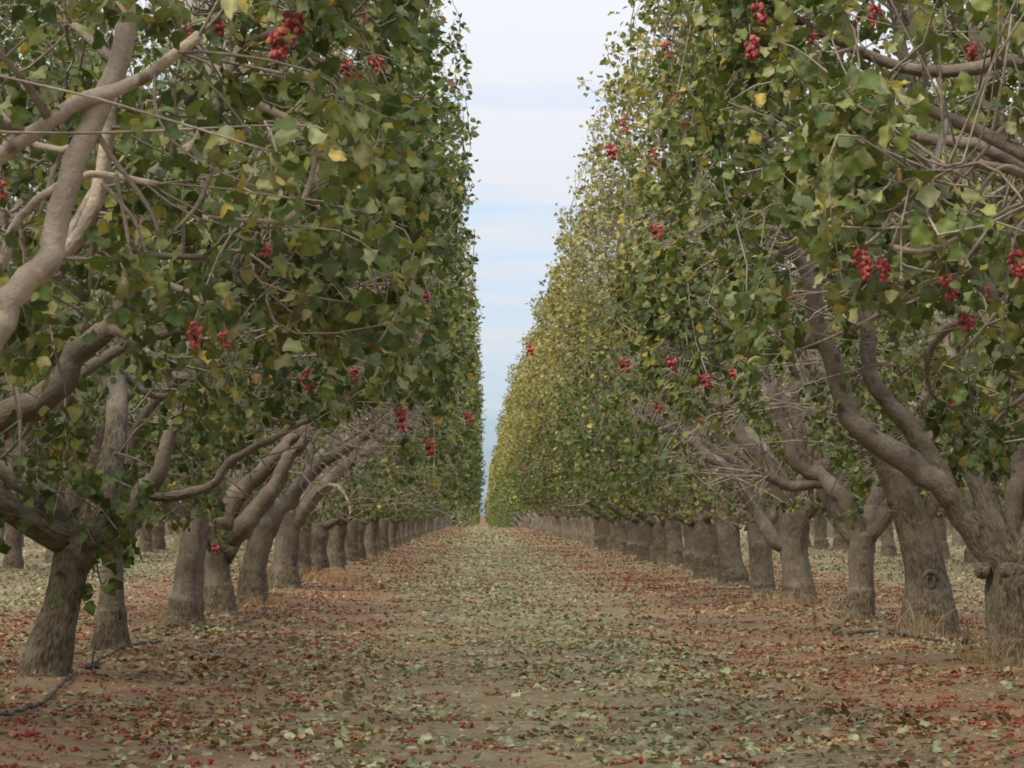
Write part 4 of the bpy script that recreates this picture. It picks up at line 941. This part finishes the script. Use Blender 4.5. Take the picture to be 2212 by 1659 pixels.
# hulls: small clumps of drupes
HULL = np.array([(.31, .042, .036), (.34, .068, .044), (.22, .030, .030), (.33, .12, .056), (.25, .080, .046), (.16, .058, .038)])
OCT = np.array([(1, 0, 0), (-1, 0, 0), (0, 1, 0), (0, -1, 0), (0, 0, 1), (0, 0, -1)], float)*np.array([1.25, .9, .85]); OF = np.array([(0, 2, 4), (2, 1, 4), (1, 3, 4), (3, 0, 4), (2, 0, 5), (1, 2, 5), (3, 1, 5), (0, 3, 5)])
def hulls(mb, rs, cxy, per, spread, size, dry=1.0):
    n = len(cxy)*per; ci = np.repeat(np.arange(len(cxy)), per); keep = rs.rand(n) < rs.uniform(.25, 1, len(cxy))[ci]; ci = ci[keep]; n = len(ci)
    xy = cxy[ci]+rs.normal(0, spread, (n, 2)); tint = HULL[rs.randint(0, 6, len(cxy))][ci]*.6+HULL[rs.randint(0, 6, n)]*.4; tint = tint*dry
    s = size*rs.uniform(.6, 1.2, n); pos = np.stack([xy[:, 0], xy[:, 1], gz(xy[:, 0], xy[:, 1])+s*.6+rs.uniform(0, size*.9, n)], 1)
    R = frames(rs.normal(0, 1, (n, 3)), rs.normal(0, 1, (n, 3)))
    v = pos[:, None]+np.einsum('nij,vj->nvi', R, OCT)*s[:, None, None]
    f = (np.arange(n)*6)[:, None, None]+OF[None]
    mb.add(v.reshape(-1, 3), [f.reshape(-1, 3)], tint=np.repeat(tint, 6, 0))
wh = lambda x, y: np.clip(.14+.70*hullband(x)*(.5+.55*patch(x, y, 2.2)), .03, 1)
rs = RS(8); mb = MB()
hulls(mb, rs, scatter(rs, 3400, -5, 6, 13.8, 30, wh), 9, .034, .0105)
hulls(mb, rs, scatter(rs, 5200, -8, 10, 30, 62, wh), 5, .05, .0135, .88)
hulls(mb, rs, scatter(rs, 3000, -9, 11, 62, 125, wh), 3, .09, .020, .75); hulls(mb, rs, scatter(rs, 2200, -4, 5, 125, 262, wh), 3, .15, .026, .7)
put('fallen_fruit_hulls', mb.mesh('fallen_fruit_hulls', FRUIT, smooth=True), kind='stuff', label='red pistachio hulls scattered over the orchard floor')
# the biggest fallen bunches
spots = [(28, 1605), (75, 1598), (40, 1580), (90, 1645), (120, 1618), (165, 1620), (270, 1580), (245, 1600), (475, 1560), (430, 1650), (585, 1632), (525, 1565), (325, 1600), (150, 1595), (355, 1532), (230, 1520),
         (800, 1487), (900, 1510), (895, 1625), (950, 1560), (880, 1600), (1010, 1570), (1060, 1500), (1330, 1640), (1385, 1640), (1560, 1625), (1640, 1650), (1700, 1560), (1760, 1540), (1850, 1530), (1990, 1600), (2090, 1610), (2180, 1560), (1940, 1655), (2020, 1540), (620, 1548), (695, 1585), (760, 1600), (1165, 1470), (380, 1560)]
for q, (a, b) in enumerate(spots):
    p = G(a, b); rs = RS(400+q); nn = rs.randint(6, 12); p[2] = float(gz(p[0], p[1])); hc = rs.randint(0, 4)
    root = put('fallen_fruit_bunch', None, loc=tuple(p), label=f"{['red', 'bright red', 'dark red', 'orange'][hc]} heap of fallen hulls {zone(p)}", category='fallen fruit', group='fallen fruit bunches at the front of the aisle')
    for _ in range(nn):
        ci = hc if rs.rand() < .7 else rs.randint(0, 6); kk = ('hull', int(ci))
        if kk not in LEAF_MESH:
            mb = MB(); add_drupes(mb, (np.zeros((1, 3)), np.eye(3)[None], [1.0], HULL[ci][None]), ELL); LEAF_MESH[kk] = mb.mesh('fruit', FRUIT)
        o = put('fruit', LEAF_MESH[kk], root); o.matrix_basis = mat4(frames(rs.normal(0, 1, (1, 3)), rs.normal(0, 1, (1, 3)))[0], np.array([rs.normal(0, .032), rs.normal(0, .032), .008+abs(rs.normal(0, .010))]), rs.uniform(.6, .95))
# straw bits
rs = RS(12); mb = MB(); n = 5000; xy = scatter(rs, n, -3, 5, 13.8, 34, lambda x, y: np.clip(.5+.5*patch(x, y, 5.0), .03, 1)); a = rs.uniform(0, 6.3, n); L_ = rs.uniform(.03, .12, n)
t = np.linspace(-.5, .5, 3)[None, :, None]; d = np.stack([np.cos(a), np.sin(a), np.zeros(n)], 1)[:, None]
p = np.concatenate([xy, (gz(xy[:, 0], xy[:, 1])+.012)[:, None]], 1)[:, None]+d*t*L_[:, None, None]; p[:, 1, 2] += .008
tubes(mb, p, np.full((n, 3), .0016), 3, cap=False); put('straw_bits', mb.mesh('straw_bits', STRAW), kind='stuff', label='fine dry straw scattered on the soil')

# ------------------------------------------------------------------ dry grass, hoses, emitter
def tuft(px, py, n, h, spread, label, seed, lean=(0, 0)):
    b = G(px, py); b[2] = float(gz(b[0], b[1])); rs = RS(seed); mb = MB()
    K = 6; t = np.linspace(0, 1, K)[None, :, None]; st = np.stack([rs.normal(0, spread, n), rs.normal(0, spread*.8, n), np.full(n, -.01)], 1)
    hh = h*rs.uniform(.4, 1.1, n); dr = np.stack([rs.normal(lean[0], .55, n), rs.normal(lean[1], .45, n), np.zeros(n)], 1)*hh[:, None]
    p = st[:, None]+np.array([0, 0, 1.])*hh[:, None, None]*np.sin(t*1.9)*.9+dr[:, None]*t**1.6
    tubes(mb, p, np.tile(np.linspace(.0035, .0012, K), (n, 1)), 4, cap=False, seed=seed)
    root = put('dry_grass_tuft', None, loc=tuple(b), label=label, category='dry grass', group='dry grass tufts at the trunk feet')
    put('blades', mb.mesh('blades', STRAW), root, kind='stuff')
tuft(690, 1268, 150, .24, .28, 'wide straw-coloured dry grass heap spilling into the aisle from the upright trunk', 1, (.5, 0))
tuft(590, 1312, 60, .18, .16, 'low straw tuft at the foot of the short curved trunk', 2)
tuft(350, 1365, 26, .38, .07, 'tall thin dry stalks beside the trunk with the fissured graft ring', 3)
tuft(560, 1318, 50, .16, .14, 'thin dry grass tuft just before the short curved trunk', 9)
tuft(2120, 1452, 34, .36, .10, 'tall dry grass tuft between the low-forked trunk and the knotted trunk', 4)
tuft(2185, 1478, 24, .28, .12, 'dry grass tuft before the low-forked trunk', 5)
tuft(1985, 1398, 14, .36, .08, 'thin dry stalks standing before the knotted trunk', 6, (.2, 0))
tuft(1690, 1320, 34, .22, .16, 'low dry grass tuft before the thick pale streaked trunk', 7)
tuft(1762, 1322, 14, .34, .07, 'upright dry grass tuft beside the thick pale streaked trunk', 8)
tuft(485, 1332, 40, .14, .16, 'thin dry grass tuft by the stout fissured trunk', 10)
def hose(pts, r, label, seed):
    q = np.array([G(a, b) for a, b in pts]); q = catmull(q, 60); rs = RS(seed)
    q[:, 2] = gz(q[:, 0], q[:, 1])+.018+r*.7+.002*np.sin(np.arange(60)*.21); mb = MB(); tubes(mb, q, np.full(60, r), 10, seed=seed)
    put('drip_hose', mb.mesh('drip_hose', RUBBER), label=label, category='hose', group='drip hoses along the tree rows')
hose([(-60, 1590), (0, 1568), (40, 1553), (85, 1535), (125, 1510), (152, 1492), (158, 1480), (150, 1466)], .010, 'black drip hose curling to the foot of the thick leaning trunk', 1)
hose([(185, 1462), (215, 1450), (250, 1436), (290, 1422), (350, 1410)], .010, 'dark drip hose lying beside the slim pale trunk with the fissured collar', 2)
hose([(425, 1385), (470, 1376), (505, 1366), (545, 1350), (580, 1320)], .009, 'thin drip hose half buried by the stout fissured trunk', 5)
hose([(1800, 1374), (1860, 1379), (1920, 1386), (1970, 1396), (2020, 1404), (2070, 1412), (2110, 1424), (2150, 1440)], .014, 'grey-black drip hose lying before the knotted trunk', 3)
b = G(2087, 1418); b[2] = float(gz(b[0], b[1]))
root = put('drip_emitter', None, loc=tuple(b), label='small black sprinkler stake standing beside the hose between two trunks', category='sprinkler')
mb = MB(); tubes(mb, np.array([[0, 0, -.02], [.004, 0, .05], [.012, 0, .11], [.016, 0, .19]]), np.array([.009, .009, .007, .003]), 8); put('stake', mb.mesh('stake', RUBBER), root)
mb = MB(); tubes(mb, np.array([[-.035, 0, .035], [-.01, 0, .05], [.012, 0, .075], [.022, 0, .085]]), np.array([.008, .026, .030, .018]), 10); put('emitter_head', mb.mesh('emitter_head', RUBBER), root)
b = G(198, 1465); b[2] = float(gz(b[0], b[1]))
root = put('drip_emitter', None, loc=tuple(b), label='small black emitter with a thin upright stake beside the thick leaning trunk', category='sprinkler')
mb = MB(); tubes(mb, np.array([[0, 0, -.02], [.003, 0, .06], [.02, 0, .14], [.03, 0, .24]]), np.array([.006, .005, .004, .0025]), 8); put('stake', mb.mesh('stake', RUBBER), root)
mb = MB(); tubes(mb, np.array([[-.05, 0, .012], [-.02, 0, .02], [.02, 0, .024], [.055, 0, .012]]), np.array([.008, .02, .022, .008]), 10); put('emitter_head', mb.mesh('emitter_head', RUBBER), root)
for v in VL+VR:
    if v.name not in used: bpy.data.objects.remove(v)
